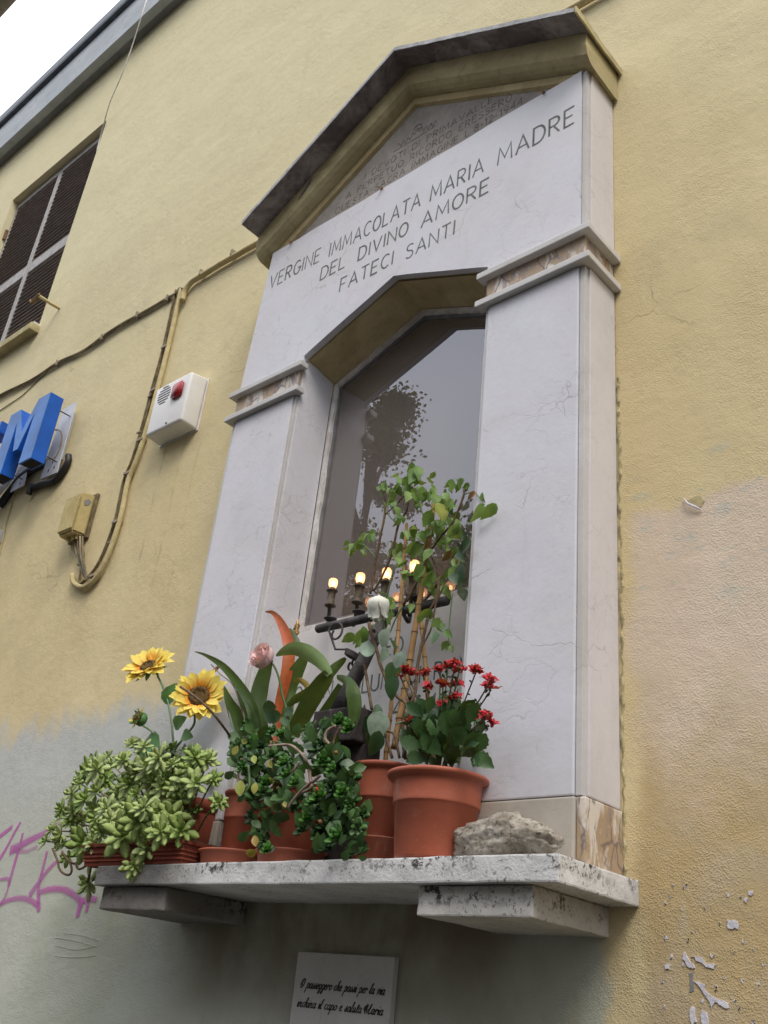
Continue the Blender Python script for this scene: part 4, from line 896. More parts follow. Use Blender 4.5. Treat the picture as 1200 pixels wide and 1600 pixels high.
obj('saucer', lathe((.116, -.085, ZS), [(0, .0005), (.046, 0), (.05, .006), (.0555, .05), (.058, .053), (.0585, .056), (.054, .056), (.0515, .05), (.046, .01), (0, .008)], 40), M['terracotta'], pF, True)
def shallow(x, y, r, h): return lathe((x, y, ZS), [(0, .0005), (r*.86, 0), (r*.90, .004), (r-.005, h-.005), (r, h-.004), (r, h), (r-.004, h), (r*.88, .008), (0, .006)], 44)
pC = pot('flower_pot', 'narrow terracotta pot in a wide saucer under the strap-leaved plant', -.218, -.115, rimpot(.046, .0575, .152, .098, 0, .005), 'terracotta', soil=(.048, .14))
obj('saucer', shallow(-.205, -.128, .088, .030), M['terracotta'], pC, True)
pD = pot('flower_pot', 'terracotta pot almost hidden by the dark trailing succulent', -.055, -.125, rimpot(.052, .066, .150, .10, 0, .006), 'terracotta', soil=(.055, .14))
obj('saucer', shallow(-.048, -.132, .078, .028), M['terracotta'], pD, True)
pB = pot('flower_pot', 'round dark terracotta bowl behind the pale sedum, left of the narrow pot', -.408, -.115, [(0, .012), (.066, .010), (.0775, .016), (.081, .07), (.084, .11), (.082, .118), (.0885, .122), (.090, .140), (.086, .143), (.078, .140), (.07, .06), (0, .05)], 'browncotta', soil=(.075, .130))
# ribbed trough
tr_ = thing('planter_trough', 'long ribbed dark terracotta trough at the left end of the shelf', 'planter', (-.40, -.17, ZS))
def trough(z0, z1, g0, g1):
    a = [(-.605-g0, -.232-g0), (-.262+g0, -.232-g0), (-.262+g0, -.05+g0), (-.605-g0, -.05+g0)]; b = [(-.605-g1, -.232-g1), (-.262+g1, -.232-g1), (-.262+g1, -.05+g1), (-.605-g1, -.05+g1)]
    return [(p[0], p[1], z0) for p in a]+[(p[0], p[1], z1) for p in b], [(0, 1, 2, 3)[::-1], (4, 5, 6, 7), (0, 1, 5, 4), (1, 2, 6, 5), (2, 3, 7, 6), (3, 0, 4, 7)]
obj('trough_body', trough(ZS, ZS+.036, -.006, .0), M['browncotta'], tr_)
for zz in (.008, .016, .024): obj('rib', trough(ZS+zz, ZS+zz+.003, -.0035+zz*.16, -.0035+zz*.16), M['browncotta'], tr_)
obj('rim', trough(ZS+.0365, ZS+.043, .004, .005), M['browncotta'], tr_)
obj('soil', trough(ZS+.0435, ZS+.048, -.01, -.014), M['soil'], tr_)
# dark plastic pot of the sunflowers (tilted rim showing)
q = at(262, 1180, -.15)
pS = thing('black_pot', 'small black plastic pot showing its rim among the sedum under the sunflowers', 'flower pot', (q.x, q.y, q.z-.05))
bl = lathe((0, 0, 0), [(0, -.07), (.022, -.07), (.030, -.008), (.033, -.006), (.034, .006), (.031, .007), (.026, -.02), (0, -.03)], 28)
mt = Matrix.Translation((q.x, q.y, q.z)) @ Matrix.Rotation(math.radians(14), 4, 'Y')
obj('pot_body', xf(bl, mt), M['blackp'], pS, True)

# ================================================================== stone
q0 = at(800, 1312, -.168)
bm = bmesh.new(); bmesh.ops.create_icosphere(bm, subdivisions=5, radius=1)
for v in bm.verts:
    p = v.co.copy(); d = noise.fractal(p*1.3+Vector((3, 1, 8)), .9, 2.1, 5)*.17+abs(noise.noise(p*3.1))*.10
    p *= 1+d
    if p.x > .3: p.z *= .80
    peak = math.exp(-((p.x+.02)/.42)**2)*.28 if p.z > 0 else 0
    q_ = Vector((p.x*.094, p.y*.036, p.z*.034*(1+peak)))
    if q_.z < -.024: q_.z = -.024+(q_.z+.024)*.15
    v.co = q_+noise.noise_vector(q_*90)*.0026+noise.noise_vector(q_*210)*.0016
stn = frombm(bm); zmin = min(v[2] for v in stn[0])
tag(obj('stone', ([(v[0]+.452, v[1]-.176, v[2]-zmin+ZS) for v in stn[0]], stn[1]), M['stone'], None, True), 'rough pitted grey rock lying on the right end of the shelf', 'stone')

# ================================================================== candle lamp
lp = thing('candle_lamp', 'wrought-iron electric candelabrum with lit amber bulbs in front of the niche', 'candelabrum', (.0, -.12, .30))
yB = -.075
bl_ = at(496, 983, yB); br_ = Vector((bl_.x+.36, yB, bl_.z-.004))
obj('cross_bar', tube([bl_, bl_+Vector((.002, 0, 0)), br_-Vector((.002, 0, 0)), br_], [.0085, .0096, .0096, .0085], 14), M['iron'], lp, True)
pt = at(603, 962, yB); pb_ = at(528, 1112, -.125)
obj('post', tube([pb_, pb_.lerp(pt, .5), pt], [.0165, .0145, .012], 16), M['iron'], lp, True)
bx = at(545, 1145, -.12)
obj('base_box', rough(bevelbox(bx.x-.062, bx.x+.052, -.160, -.085, bx.z-.028, bx.z+.038, .004), amp=.0006, maxlen=.03), M['irond'], lp)
box('base_foot', bx.x-.02, bx.x+.06, -.13, -.09, ZS, bx.z-.028, M['irond'], lp, .003)
def scroll(c, s, mir=1, y=-.11):
    P = []
    for i in range(15): a = i/14*2*PI*1.05; r = .35+.65*i/14; P.append((mir*(.020*r*math.cos(a+2.4)+.0), .020*r*math.sin(a+2.4)+.028))
    P += [(mir*.004, -.002), (mir*.028, -.006), (mir*.046, -.022)]
    for i in range(12): a = i/11*2*PI*.9; r = 1-.6*i/11; P.append((mir*(.046+.013*r*math.sin(a+.2)), -.036+.013*r*math.cos(a+.2)))
    return tube([Vector((c.x+px_*s, c.y, c.z+pz_*s)) for px_, pz_ in P], .0024, 6)
sc_ = at(528, 1012, -.10)
obj('scroll', scroll(sc_+Vector((-.012, 0, 0)), 1.25, 1), M['iron'], lp, True); sc2 = at(562, 1010, -.10); obj('scroll', scroll(sc2+Vector((.03, 0, -.005)), .8, -1), M['iron'], lp, True)
cc = at(551, 1024, -.108); obj('collar', tube([cc+Vector((-.002, -.001, -.005)), cc+Vector((.002, .001, .005))], [.0165, .0195], 14), M['iron'], lp)
CY = -.045
bulbs = [(520.5, 912, 1), (563, 904, 1), (604, 897, 1), (647.5, 886, 1)]
def lathe_z(c, prof, seg=16): return lathe(tuple(c), prof, seg)
for i, (px, py, on) in enumerate(bulbs):
    b = at(px, py, CY)                     # centre of the bulb
    k = .92+.07*i
    arm = obj('candle', lathe_z(b, [(0, -.100*k), (.0045, -.100*k), (.0042, -.062*k), (.012, -.060*k), (.0135, -.0575*k), (.011, -.056*k), (.0085, -.054*k), (.0092, -.040*k), (.0084, -.038*k), (.0094, -.022*k), (.0125, -.0205*k), (.0128, -.018*k), (.006, -.0165*k), (.0062, -.011*k), (0, -.0105*k)], 18), M['brass'], lp, True)
    obj('bulb', lathe_z(b, [(0, -.0108*k), (.0072, -.010*k), (.0096, -.005*k), (.0102, .003*k), (.0098, .009*k), (.0078, .0118*k), (0, .0125*k)], 18), M['bulb'], arm, True)
    obj('filament', ball(tuple(b), .0052, 2, (1, 1, 1.25)), M['filament'], arm, True)
    e_b = b+Vector((0, 0, -.100*k)); obj('candle_arm', tube(smoothpts([e_b, e_b+Vector((0, -.004, -.012)), Vector((b.x, yB, bl_.z+.004))]), .0042, 8), M['iron'], lp, True)
    dc = Vector((b.x+.034, yB+.004, bl_.z+.013)); obj('drip_cup', lathe_z(dc, [(0, 0), (.004, .0005), (.014, .006), (.0145, .0075), (.004, .003), (0, .003)], 14), M['iron'], lp, True)

# ================================================================== PLANT BUILDERS
CAMDIR = -(CM @ Vector((0, 0, -1))); CAMUP = CM @ Vector((0, 1, 0)); CAMR = CM @ Vector((1, 0, 0))
def rv(r=1): return Vector((rnd.uniform(-r, r), rnd.uniform(-r, r), rnd.uniform(-r, r)))
leafM = {}
def lm(key, mat, **kw):
    if key not in leafM: leafM[key] = [raw_mesh('leaf', leaf_vf(**{**kw, 'curl': kw.get('curl', .15)*(.4+.5*i), 'fold': kw.get('fold', .2)*(.5+.4*i)}), M[mat]) for i in range(3)]
    return rnd.choice(leafM[key])

# ---- sedum
sd = thing('sedum_plant', 'pale green sedum with fleshy rosettes spilling over the left end of the shelf', 'plant', (-.45, -.18, ZS+.03))
zM = Matrix.Identity(4)
ROS = [raw_mesh('rosette', rosette(i, 14+i % 3*2, W=.42, T=.012, spread=(-8, 62)), M['sedum']) for i in range(5)]
ROSD = [raw_mesh('rosette', rosette(20+i, 12, W=.36, T=.014, spread=(-6, 60)), M['sedumdark']) for i in range(3)]
raw = [(300,730,1.1),(490,680,1),(620,710,1.2),(600,605,.7),(680,665,1),(350,725,1),(750,700,.9),(850,720,1.1),(820,780,1.2),(940,680,.9),(520,800,1.1),(460,850,1),(390,790,1),(290,890,1.1),(225,960,1.1),(400,935,1.1),(640,880,1.2),(570,1005,1.25),(670,960,1),(785,890,1.25),(485,1085,1.4),(690,1060,1.1),(615,1140,1.3),(745,980,1.2),(545,1245,1.1),(75,1110,1.0),(150,1085,1.0),(190,1200,.95),(270,1125,1.3),(335,1120,1.2),(340,1000,1.1),(305,1330,1.0),(370,1060,1),(970,780,.7),(1000,905,.9),(730,780,.7),(350,840,1),(215,860,1),(440,960,1),(800,1055,1),(110,1050,.8),(560,740,1),(430,700,.8),(250,800,.9),(880,800,1.),(700,830,1),(600,930,1),(520,930,.9),(870,660,.8),(200,1010,.9),(330,940,1),(420,1000,.8),(260,1000,.9),(560,860,.9),(760,830,.9),(650,780,1),(160,940,.7),(380,690,.8),(620,1050,.9)]
root = Vector((-.46, -.15, .17))
for (zx, zy, s) in raw:
    px, py = 50+zx*.2917, 990+zy*.2917
    y = -.205-.05*rnd.random()-.02*(zy > 900)
    if px < 140: y = -.16-.05*rnd.random()
    p = at(px, py, y)
    outv = (p-root).normalized()
    nrm = (outv*.35+Vector((.05, -.5, .35))+CAMDIR*.75+rv(.38)).normalized()
    r = .036*s*rnd.uniform(.72, 1.15)
    inst('rosette', rnd.choice(ROS), sd, Matrix.Translation(p) @ nrm.to_track_quat('Z', 'Y').to_matrix().to_4x4() @ Matrix.Rotation(rnd.uniform(0, 6.28), 4, 'Z') @ Matrix.Scale(r, 4))
    base = root.lerp(p, .45)+Vector((0, .03, -.02))
    obj('stem', tube(smoothpts([base, base.lerp(p, .5)+Vector((0, 0, .012)), p-nrm*.004], 3), [.002]*6+[.0016], 5), M['twig'] if rnd.random() < .5 else M['greenstem'], sd, True)
poly_s = [(95, 1262), (135, 1190), (200, 1160), (290, 1165), (340, 1200), (330, 1245), (280, 1300), (215, 1345), (140, 1352), (90, 1318)]
def inpoly(x, y, P):
    c = False; j = len(P)-1
    for i in range(len(P)):
        if (P[i][1] > y) != (P[j][1] > y) and x < (P[j][0]-P[i][0])*(y-P[i][1])/(P[j][1]-P[i][1])+P[i][0]: c = not c
        j = i
    return c
k = 0
while k < 80:
    px, py = rnd.uniform(85, 345), rnd.uniform(1155, 1355)
    if not inpoly(px, py, poly_s): continue
    p = at(px, py, rnd.uniform(-.19, -.12)); nrm = (Vector((-.1, -.5, .6))+CAMDIR*.4+rv(.6)).normalized(); k += 1
    inst('rosette', rnd.choice(ROSD if k % 3 else ROS), sd, Matrix.Translation(p) @ nrm.to_track_quat('Z', 'Y').to_matrix().to_4x4() @ Matrix.Scale(.026*rnd.uniform(.75, 1.15), 4))
for pts in ([(82, 1326), (90, 1345), (92, 1355), (98, 1364), (108, 1367), (112, 1360), (110, 1348)], [(118, 1348), (123, 1358), (136, 1352), (146, 1345)], [(97, 1330), (104, 1342), (116, 1350)], [(145, 1340), (140, 1365), (136, 1378)]):
    obj('stem', tube(smoothpts(poly_at(pts, -.20), 4), .0026, 6), M['bark'], sd, True)

# ---- sunflowers
sf = thing('artificial_sunflowers', 'artificial yellow sunflowers, two open and one bud, in the black pot', 'sunflowers', tuple(at(268, 1178, -.15)))
PET = [raw_mesh('petal', leaf_vf(1, .50, 5, f, c, .5), M['petal'], True, True) for f, c in ((.2, .10), (.35, .22), (.1, -.05), (.3, .02))]
SEP = raw_mesh('sepal', leaf_vf(1, .35, 4, .2, -.2, .35), M['sunleaf'])
def sunflower(c, nrm, R, nm='flower', npet=22, disc=.36):
    nrm = nrm.normalized(); q = nrm.to_track_quat('Z', 'Y').to_matrix().to_4x4(); T = Matrix.Translation(c) @ q
    bm = bmesh.new(); bmesh.ops.create_icosphere(bm, subdivisions=4, radius=1)
    for v in bm.verts:
        rr = math.hypot(v.co.x, v.co.y); b = 1+.10*noise.noise(v.co*9)
        v.co = Vector((v.co.x*R*disc, v.co.y*R*disc, v.co.z*R*.12*b+(.05*R if rr > .6 else -.03*R)))+noise.noise_vector(v.co*16)*R*.035
    o = obj(nm, xf(frombm(bm), T), M['seed'], sf, True)
    for ringi, (n_, l, el) in enumerate(((npet//2, 1., 12), (npet//2, .92, 24), (npet//2, .80, 34))):
        for i in range(n_):
            a = 2*PI*(i+.33*ringi)/n_+rnd.uniform(-.08, .08); e = math.radians(el+rnd.uniform(-9, 9)); L = R*(1-disc*.8)*l*rnd.uniform(.85, 1.1)
            m = T @ Matrix.Rotation(a, 4, 'Z') @ Matrix.Translation((0, R*disc*.8, 0)) @ Matrix.Rotation(e, 4, 'X') @ Matrix.Rotation(rnd.uniform(-.3, .3), 4, 'Y') @ Matrix.Scale(L, 4)
            inst('petal', rnd.choice(PET), o, m)
    for i in range(9):
        m = T @ Matrix.Rotation(2*PI*i/9, 4, 'Z') @ Matrix.Translation((0, R*disc*.3, -R*.12)) @ Matrix.Rotation(math.radians(-12), 4, 'X') @ Matrix.Scale(R*.62, 4); inst('sepal', SEP, o, m)
    return o
c1 = at(232, 1042, -.17); c2 = at(311, 1088, -.17); c3 = at(216, 1122, -.17)
n1 = CAMDIR*.42+CAMUP*.86-CAMR*.30; n2 = CAMDIR*.76+CAMUP*.64+CAMR*.02; n3 = CAMDIR*.35+CAMUP*.42-CAMR*.75
sunflower(c1, n1, .066, npet=26, disc=.30); sunflower(c2, n2, .067, npet=30, disc=.36)
# bud
T3 = Matrix.Translation(c3) @ n3.normalized().to_track_quat('Z', 'Y').to_matrix().to_4x4()
bud = obj('bud', xf(ball((0, 0, 0), .016, 3, (1, 1, .7)), T3), M['seed'], sf, True)
obj('bud_cup', xf(ball((0, 0, -.008), .0175, 2, (1, 1, .8)), T3), M['sunleaf'], bud, True)
for i in range(26):
    m = T3 @ Matrix.Rotation(i*2.4, 4, 'Z') @ Matrix.Translation((0, .010, -.004)) @ Matrix.Rotation(math.radians(35+rnd.uniform(-20, 30)), 4, 'X') @ Matrix.Scale(.020*rnd.uniform(.7, 1.2), 4)
    inst('sepal' if i % 3 else 'petal', SEP if i % 3 else PET[1], bud, m)
def stem_at(t, pts, ys, r, mat, nm='stem'):
    P = [at(px, py, y) for (px, py), y in zip(pts, ys)] if hasattr(ys, '__len__') else poly_at(pts, ys)
    return obj(nm, tube(smoothpts(P, 5), r, 8), M[mat], t, True)
stem_at(sf, [(246, 1056), (254, 1072), (263, 1100), (268, 1130), (271, 1165), (271, 1180)], [-.165, -.16, -.155, -.15, -.15, -.15], .0026, 'sunstem')
stem_at(sf, [(304, 1114), (303, 1132), (288, 1152), (274, 1170), (272, 1180)], [-.165, -.155, -.15, -.15, -.15], .0026, 'sunstem')
stem_at(sf, [(224, 1134), (237, 1143), (246, 1157), (250, 1172)], [-.165, -.16, -.15, -.15], .0026, 'sunstem')
BIGLEAF = raw_mesh('leaf', leaf_vf(1, .72, 8, .22, .2, .38, serr=.05), M['sunleaf'])
for (px, py, ax, ay, L) in ((272, 1135, 288, 1120, .045), (285, 1148, 306, 1152, .040), (258, 1100, 272, 1068, .055), (250, 1164, 205, 1158, .075), (236, 1172, 196, 1176, .06)):
    a, b = at(px, py, -.155), at(ax, ay, -.165); inst('leaf', BIGLEAF, sf, frame(a, b-a, CAMDIR*.7+CAMUP*.4+rv(.3), L))

# ---- strap-leaved plant with the pink rose
sp = thing('strap_leaf_plant', 'plant with long arching strap leaves, one orange, behind the narrow pot', 'plant', (-.2, -.11, .26))
def strap(pts, wpx, mat, ys, nm='leaf'):
    P = [at(px, py, y) for (px, py), y in zip(pts, ys)] if hasattr(ys, '__len__') else poly_at(pts, ys)
    k_ = (at(500, 1100, -.1)-at(510, 1100, -.1)).length/10*.92
    return obj(nm, ribbon(P, [w_*k_*(.72 if 'orange' in mat else .86) for w_ in wpx], CAMDIR, .12*(1 if rnd.random() < .5 else -1)), M[mat], sp, True)
strap([(304, 1018), (322, 1024), (350, 1042), (378, 1076), (395, 1110), (402, 1165)], [1, 5, 11, 15, 17, 18], 'strap', [-.16, -.16, -.15, -.13, -.12, -.1])
strap([(350, 1072), (358, 1095), (372, 1120), (385, 1165)], [1, 13, 19, 22], 'strap', [-.15, -.14, -.12, -.1])
strap([(368, 1068), (380, 1095), (394, 1120), (405, 1170)], [2, 14, 22, 24], 'strap', [-.13, -.13, -.12, -.1])
strap([(424, 1030), (414, 1050), (406, 1080), (404, 1110), (412, 1170)], [6, 20, 25, 25, 22], 'strap', -.09)
strap([(414, 956), (427, 958), (440, 975), (451, 1005), (450, 1040), (442, 1078), (434, 1112), (432, 1160)], [1, 8, 15, 21, 21, 18, 14, 12], 'straporange', -.112)
strap([(452, 982), (458, 1000), (459, 1012)], [4, 18, 22], 'strap', -.090)
strap([(481, 1010), (474, 1030), (462, 1052), (450, 1080), (446, 1130), (440, 1160)], [2, 14, 22, 22, 18, 16], 'strap', -.10)
strap([(456, 1150), (472, 1120), (488, 1090), (505, 1065), (514, 1053)], [20, 24, 26, 22, 14], 'strap', [-.10, -.12, -.13, -.14, -.15])
strap([(515, 1054), (500, 1034), (480, 1020), (460, 1014), (444, 1018), (431, 1025)], [9, 18, 22, 20, 13, 2], 'strappale', [-.15, -.155, -.16, -.165, -.17, -.17])
strap([(478, 1165), (495, 1130), (520, 1090), (532, 1070)], [8, 13, 10, 8], 'strap', -.09)
strap([(505, 1066), (520, 1047), (534, 1034), (540, 1028)], [12, 14, 9, 3], 'strap', [-.13, -.12, -.11, -.11])
strap([(526, 1058), (542, 1066), (551, 1082), (554, 1105), (551, 1135)], [6, 15, 19, 18, 10], 'strap', [-.15, -.17, -.17, -.165, -.16])
strap([(449, 1104), (462, 1092), (478, 1082), (488, 1072)], [6, 11, 11, 5], 'strap', -.12)
strap([(459, 1064), (468, 1063), (478, 1070), (486, 1080)], [3, 8, 9, 4], 'strapyellow', -.11)
strap([(430, 1130), (438, 1105), (444, 1085)], [12, 14, 10], 'strapyellow', -.095)
stem_at(sp, [(282, 1073), (300, 1085), (325, 1106), (345, 1130), (362, 1155), (372, 1180)], [-.26, -.255, -.25, -.22, -.17, -.14], .0028, 'bark', 'bare_stem')
stem_at(sp, [(330, 1038), (344, 1053), (362, 1068), (372, 1090), (384, 1130)], [-.15, -.15, -.14, -.13, -.12], .0014, 'twig', 'bare_stem')
b_ = at(337, 1046, -.15); obj('withered_bud', xf(ball((0, 0, 0), .0058, 2, (.8, .8, 2.3)), Matrix.Translation(b_) @ Matrix.Rotation(-.65, 4, CAMDIR)), M['leafbrown'], sp, True)
stem_at(sp, [(352, 1095), (358, 1120), (368, 1150)], -.13, .0014, 'greenstem')

def rose(root, c, R, mat, n_out, layers=((0, 3, .42, 80), (1, 4, .62, 72), (2, 5, .82, 60), (3, 6, 1., 42)), ax=None, close=.62, tall=1.7, flare=.12):
    """bloom of cupped overlapping petals"""
    q = ax.normalized().to_track_quat('Z', 'Y').to_matrix().to_4x4(); T = Matrix.Translation(c) @ q
    V, F = [], []
    nu, nv = 7, 6
    for i in range(nu+1):
        for j in range(nv+1):
            u = (i/nu-.5)*2; v = j/nv; ang = u*(1.05-.25*v*v); r = math.sin(PI*(.10+close*v**.55))*.95*(1+.06*u*u*v); h = v*tall*(1-.16*u*u)
            if v > .8: r += flare*(v-.8)/.2
            q_ = Vector((r*math.sin(ang), r*math.cos(ang), h)); V.append(tuple(q_+noise.noise_vector(q_*2.2+Vector((5, 2, tall)))*.16*v))
    for i in range(nu):
        for j in range(nv): a = i*(nv+1)+j; F.append((a, a+1, a+nv+2, a+nv+1))
    pm = raw_mesh('petal', (V, F), M[mat])
    core = obj('bloom', xf(ball((0, 0, R*.55), R*.33, 2, (1, 1, 2.2)), T), M[mat], root, True)
    for l, n_, s, _ in layers:
        for i in range(n_):
            m = T @ Matrix.Rotation(2*PI*i/n_+l*.7+rnd.uniform(-.1, .1), 4, 'Z') @ Matrix.Rotation(-math.radians(max(0, l-1)*3+rnd.uniform(-4, 4)), 4, 'X') @ Matrix.Diagonal((R*s, R*s, R*(1.06-.05*l), 1))
            inst('petal', pm, core, m)
    return core
pr = thing('pink_rose', 'artificial pink rose with dark leaves leaning among the strap leaves', 'rose', tuple(at(440, 1150, -.14)))
rc = at(419, 1033, -.18); rose(pr, rc, .0235, 'pinkpetal', 5, ax=-CAMR*.6+CAMUP*.62+CAMDIR*.45, tall=1.55, flare=.24, close=.58, layers=((0, 3, .40, 0), (1, 4, .62, 0), (2, 4, .84, 0), (3, 4, 1.03, 0)))
for i in range(5): inst('sepal', SEP, pr, Matrix.Translation(rc) @ (-CAMR*.62+CAMUP*.55+CAMDIR*.4).normalized().to_track_quat('Z', 'Y').to_matrix().to_4x4() @ Matrix.Rotation(i*1.256, 4, 'Z') @ Matrix.Translation((0, .004, -.004)) @ Matrix.Rotation(.5, 4, 'X') @ Matrix.Scale(.022, 4))
stem_at(pr, [(418, 1032), (428, 1040), (436, 1060), (441, 1085), (449, 1115), (452, 1150)], [-.18, -.178, -.17, -.16, -.15, -.14], .0024, 'greenstem')
DK = [raw_mesh('leaf', leaf_vf(1, .68, 7, .18, .18, .42, serr=.04), M['rosedark'])]
for (px, py, ax, ay, L) in ((432, 1105, 392, 1108, .044), (440, 1118, 408, 1124, .042), (445, 1112, 458, 1110, .03), (443, 1120, 452, 1140, .03), (428, 1130, 420, 1120, .03)):
    a, b = at(px, py, -.165), at(ax, ay, -.175); inst('leaf', DK[0], pr, frame(a, b-a, CAMDIR+CAMUP*.3+rv(.2), L))

# ---- dark trailing succulent
js = thing('trailing_succulent', 'dark green bushy succulent trailing over the shelf edge with twisted bare twigs', 'plant', (-.1, -.14, .26))
JR = [raw_mesh('shoot', rosette(40+i, 12, W=.62, T=.05, spread=(15, 75)), M['jade']) for i in range(4)]
JB = [raw_mesh('shoot', rosette(60+i, 13, W=.60, T=.05, spread=(25, 80)), M['jadebright']) for i in range(2)]
JL = [raw_mesh('leaf', leaf_vf(1, .66, 5, f, c, .55, serr=.05), M['jade']) for f, c in ((.2, .2), (.35, .1), (.1, .35))]
poly_j = [(372, 1158), (392, 1140), (430, 1150), (470, 1145), (500, 1128), (520, 1145), (546, 1180), (552, 1205), (556, 1232), (566, 1262), (572, 1300), (566, 1335), (545, 1345), (505, 1338), (470, 1300), (452, 1262), (430, 1300), (425, 1345), (408, 1345), (398, 1300), (385, 1262), (372, 1230), (365, 1190)]
holes = [[(445, 1215), (510, 1212), (512, 1236), (470, 1240), (445, 1232)], [(436, 1262), (470, 1268), (468, 1330), (434, 1325)], [(470, 1180), (500, 1178), (500, 1196), (478, 1200)], [(515, 1155), (556, 1165), (556, 1190), (530, 1182)]]
k = 0
while k < 420:
    px, py = rnd.uniform(360, 575), rnd.uniform(1120, 1348)
    if not inpoly(px, py, poly_j) or any(inpoly(px, py, h) for h in holes): continue
    dp = rnd.random(); y = -.245+.11*dp+(.02 if py < 1180 else 0); p = at(px, py, y)
    if p.y > -.23 and p.z < ZS+.004: p = at(px, py, -.238-.02*rnd.random())
    d = (Vector((rnd.uniform(-.8, .8), -.5, rnd.uniform(-.7, .5)))+CAMDIR*.25).normalized(); k += 1
    if k % 5: inst('leaf', rnd.choice(JL), js, frame(p, d.cross(CAMDIR+rv(.3)).normalized()+rv(.5), CAMDIR*.8+CAMUP*.4+rv(.7), .025*rnd.uniform(.6, 1.4)))
    else:
        nrm = (Vector((0, -.6, .3))+CAMDIR*.5+rv(.7)).normalized()
        inst('shoot', rnd.choice(JR), js, Matrix.Translation(p) @ nrm.to_track_quat('Z', 'Y').to_matrix().to_4x4() @ Matrix.Scale(.0205*rnd.uniform(.8, 1.25), 4))
for (px, py, s) in ((388, 1135, 1), (398, 1165, 1.2), (440, 1150, 1.1), (428, 1145, 1), (488, 1148, 1), (505, 1190, 1.1), (515, 1175, 1), (445, 1195, 1.2), (450, 1212, 1.1), (530, 1130, 1.2), (545, 1140, 1.1), (500, 1245, 1.2), (490, 1255, 1.), (528, 1310, 1.3), (535, 1240, 1.1), (380, 1200, .9), (462, 1225, 1), (415, 1225, 1), (550, 1260, 1), (480, 1280, 1), (520, 1205, 1), (418, 1330, 1)):
    nrm = (Vector((0, -.6, .5))+CAMDIR*.6+rv(.4)).normalized(); p = at(px, py, -.25 if py > 1180 else -.20)
    inst('shoot', rnd.choice(JB), js, Matrix.Translation(p) @ nrm.to_track_quat('Z', 'Y').to_matrix().to_4x4() @ Matrix.Scale(.019*s, 4))
for pts, r, m_ in (([(420, 1166), (450, 1164), (465, 1172), (478, 1188), (484, 1210), (486, 1230), (470, 1240), (455, 1252)], .0028, 'twig'), ([(524, 1134), (512, 1142), (508, 1154), (516, 1164), (526, 1175)], .003, 'twig'), ([(532, 1136), (524, 1150), (520, 1165)], .002, 'bark'), ([(468, 1190), (460, 1202), (446, 1214)], .002, 'twig'),
                   ([(484, 1200), (486, 1222), (500, 1212)], .0028, 'twig'), ([(486, 1222), (470, 1236), (458, 1250), (450, 1262)], .0024, 'twig'), ([(378, 1185), (372, 1215), (380, 1238)], .0026, 'twig'), ([(388, 1196), (390, 1225), (384, 1238)], .0026, 'greenstem'), ([(424, 1158), (421, 1180), (426, 1205)], .0012, 'leafbrown'), ([(428, 1160), (430, 1185), (424, 1200)], .001, 'leafbrown')):
    stem_at(js, pts, -.245 if pts[0][1] > 1180 else -.215, r, m_, 'twig')
for (px, py, ax, ay, m_, L) in ((420, 1186, 425, 1204, 'leafyellow', .022), (376, 1218, 374, 1248, 'leafyellow', .032), (400, 1222, 395, 1245, 'leafyellow', .022), (372, 1165, 364, 1178, 'leafyellow', .02), (378, 1155, 388, 1163, 'leafyellow', .02), (396, 1180, 398, 1193, 'leafyellow', .02), (444, 1252, 447, 1266, 'leafyellow', .014),
                            (366, 1205, 346, 1220, 'jade', .026), (390, 1298, 370, 1316, 'jade', .030), (402, 1328, 384, 1336, 'strapyellow', .026), (398, 1305, 400, 1330, 'strapyellow', .022), (370, 1192, 385, 1204, 'jade', .026), (418, 1218, 440, 1224, 'leafyellow', .022)):
    me = raw_mesh('leaf', leaf_vf(1, .62, 6, .3, .15, .55), M[m_]); a, b = at(px, py, -.25), at(ax, ay, -.255); inst('leaf', me, js, frame(a, b-a, CAMDIR+rv(.2), L))
RB = raw_mesh('red_bud', ball((0, 0, 0), 1, 1, (1, 1, 1.3)), M['kalred'])
for (px, py) in ((495, 1233), (493, 1237), (497, 1237)): inst('red_bud', RB, js, Matrix.Translation(at(px, py, -.255)) @ Matrix.Scale(.0035, 4))
for (px, py) in ((525, 1176), (500, 1284), (435, 1232)): inst('withered_bud', raw_mesh('withered_bud', ball((0, 0, 0), 1, 1), M['leafbrown']), js, Matrix.Translation(at(px, py, -.25)) @ Matrix.Scale(.0045, 4))

# ---- red kalanchoe
ka = thing('red_kalanchoe', 'kalanchoe with dark scalloped leaves and clusters of small red flowers', 'plant', (.302, -.163, .235))
KL = [raw_mesh('leaf', leaf_vf(1, .66, 11, f, c, .58, serr=.10, base=.12), M['kal']) for f, c in ((.25, .25), (.15, .1), (.35, .45), (.1, -.1))]
kb = Vector((.295, -.155, .245)); k = 0
poly_k = [(640, 1110), (665, 1098), (700, 1092), (735, 1105), (755, 1125), (758, 1150), (745, 1175), (720, 1192), (670, 1194), (640, 1185), (632, 1150)]
while k < 120:
    px, py = rnd.uniform(625, 762), rnd.uniform(1088, 1198)
    if not inpoly(px, py, poly_k): continue
    p = at(px, py, rnd.uniform(-.225, -.11)); k += 1
    d = (p-kb).normalized()+rv(.45)+Vector((0, 0, .25)); L = .030*rnd.uniform(.7, 1.3)
    inst('leaf', rnd.choice(KL), ka, frame(p-d.normalized()*L*.5, d, CAMDIR*.9+CAMUP*.5+rv(.55), L))
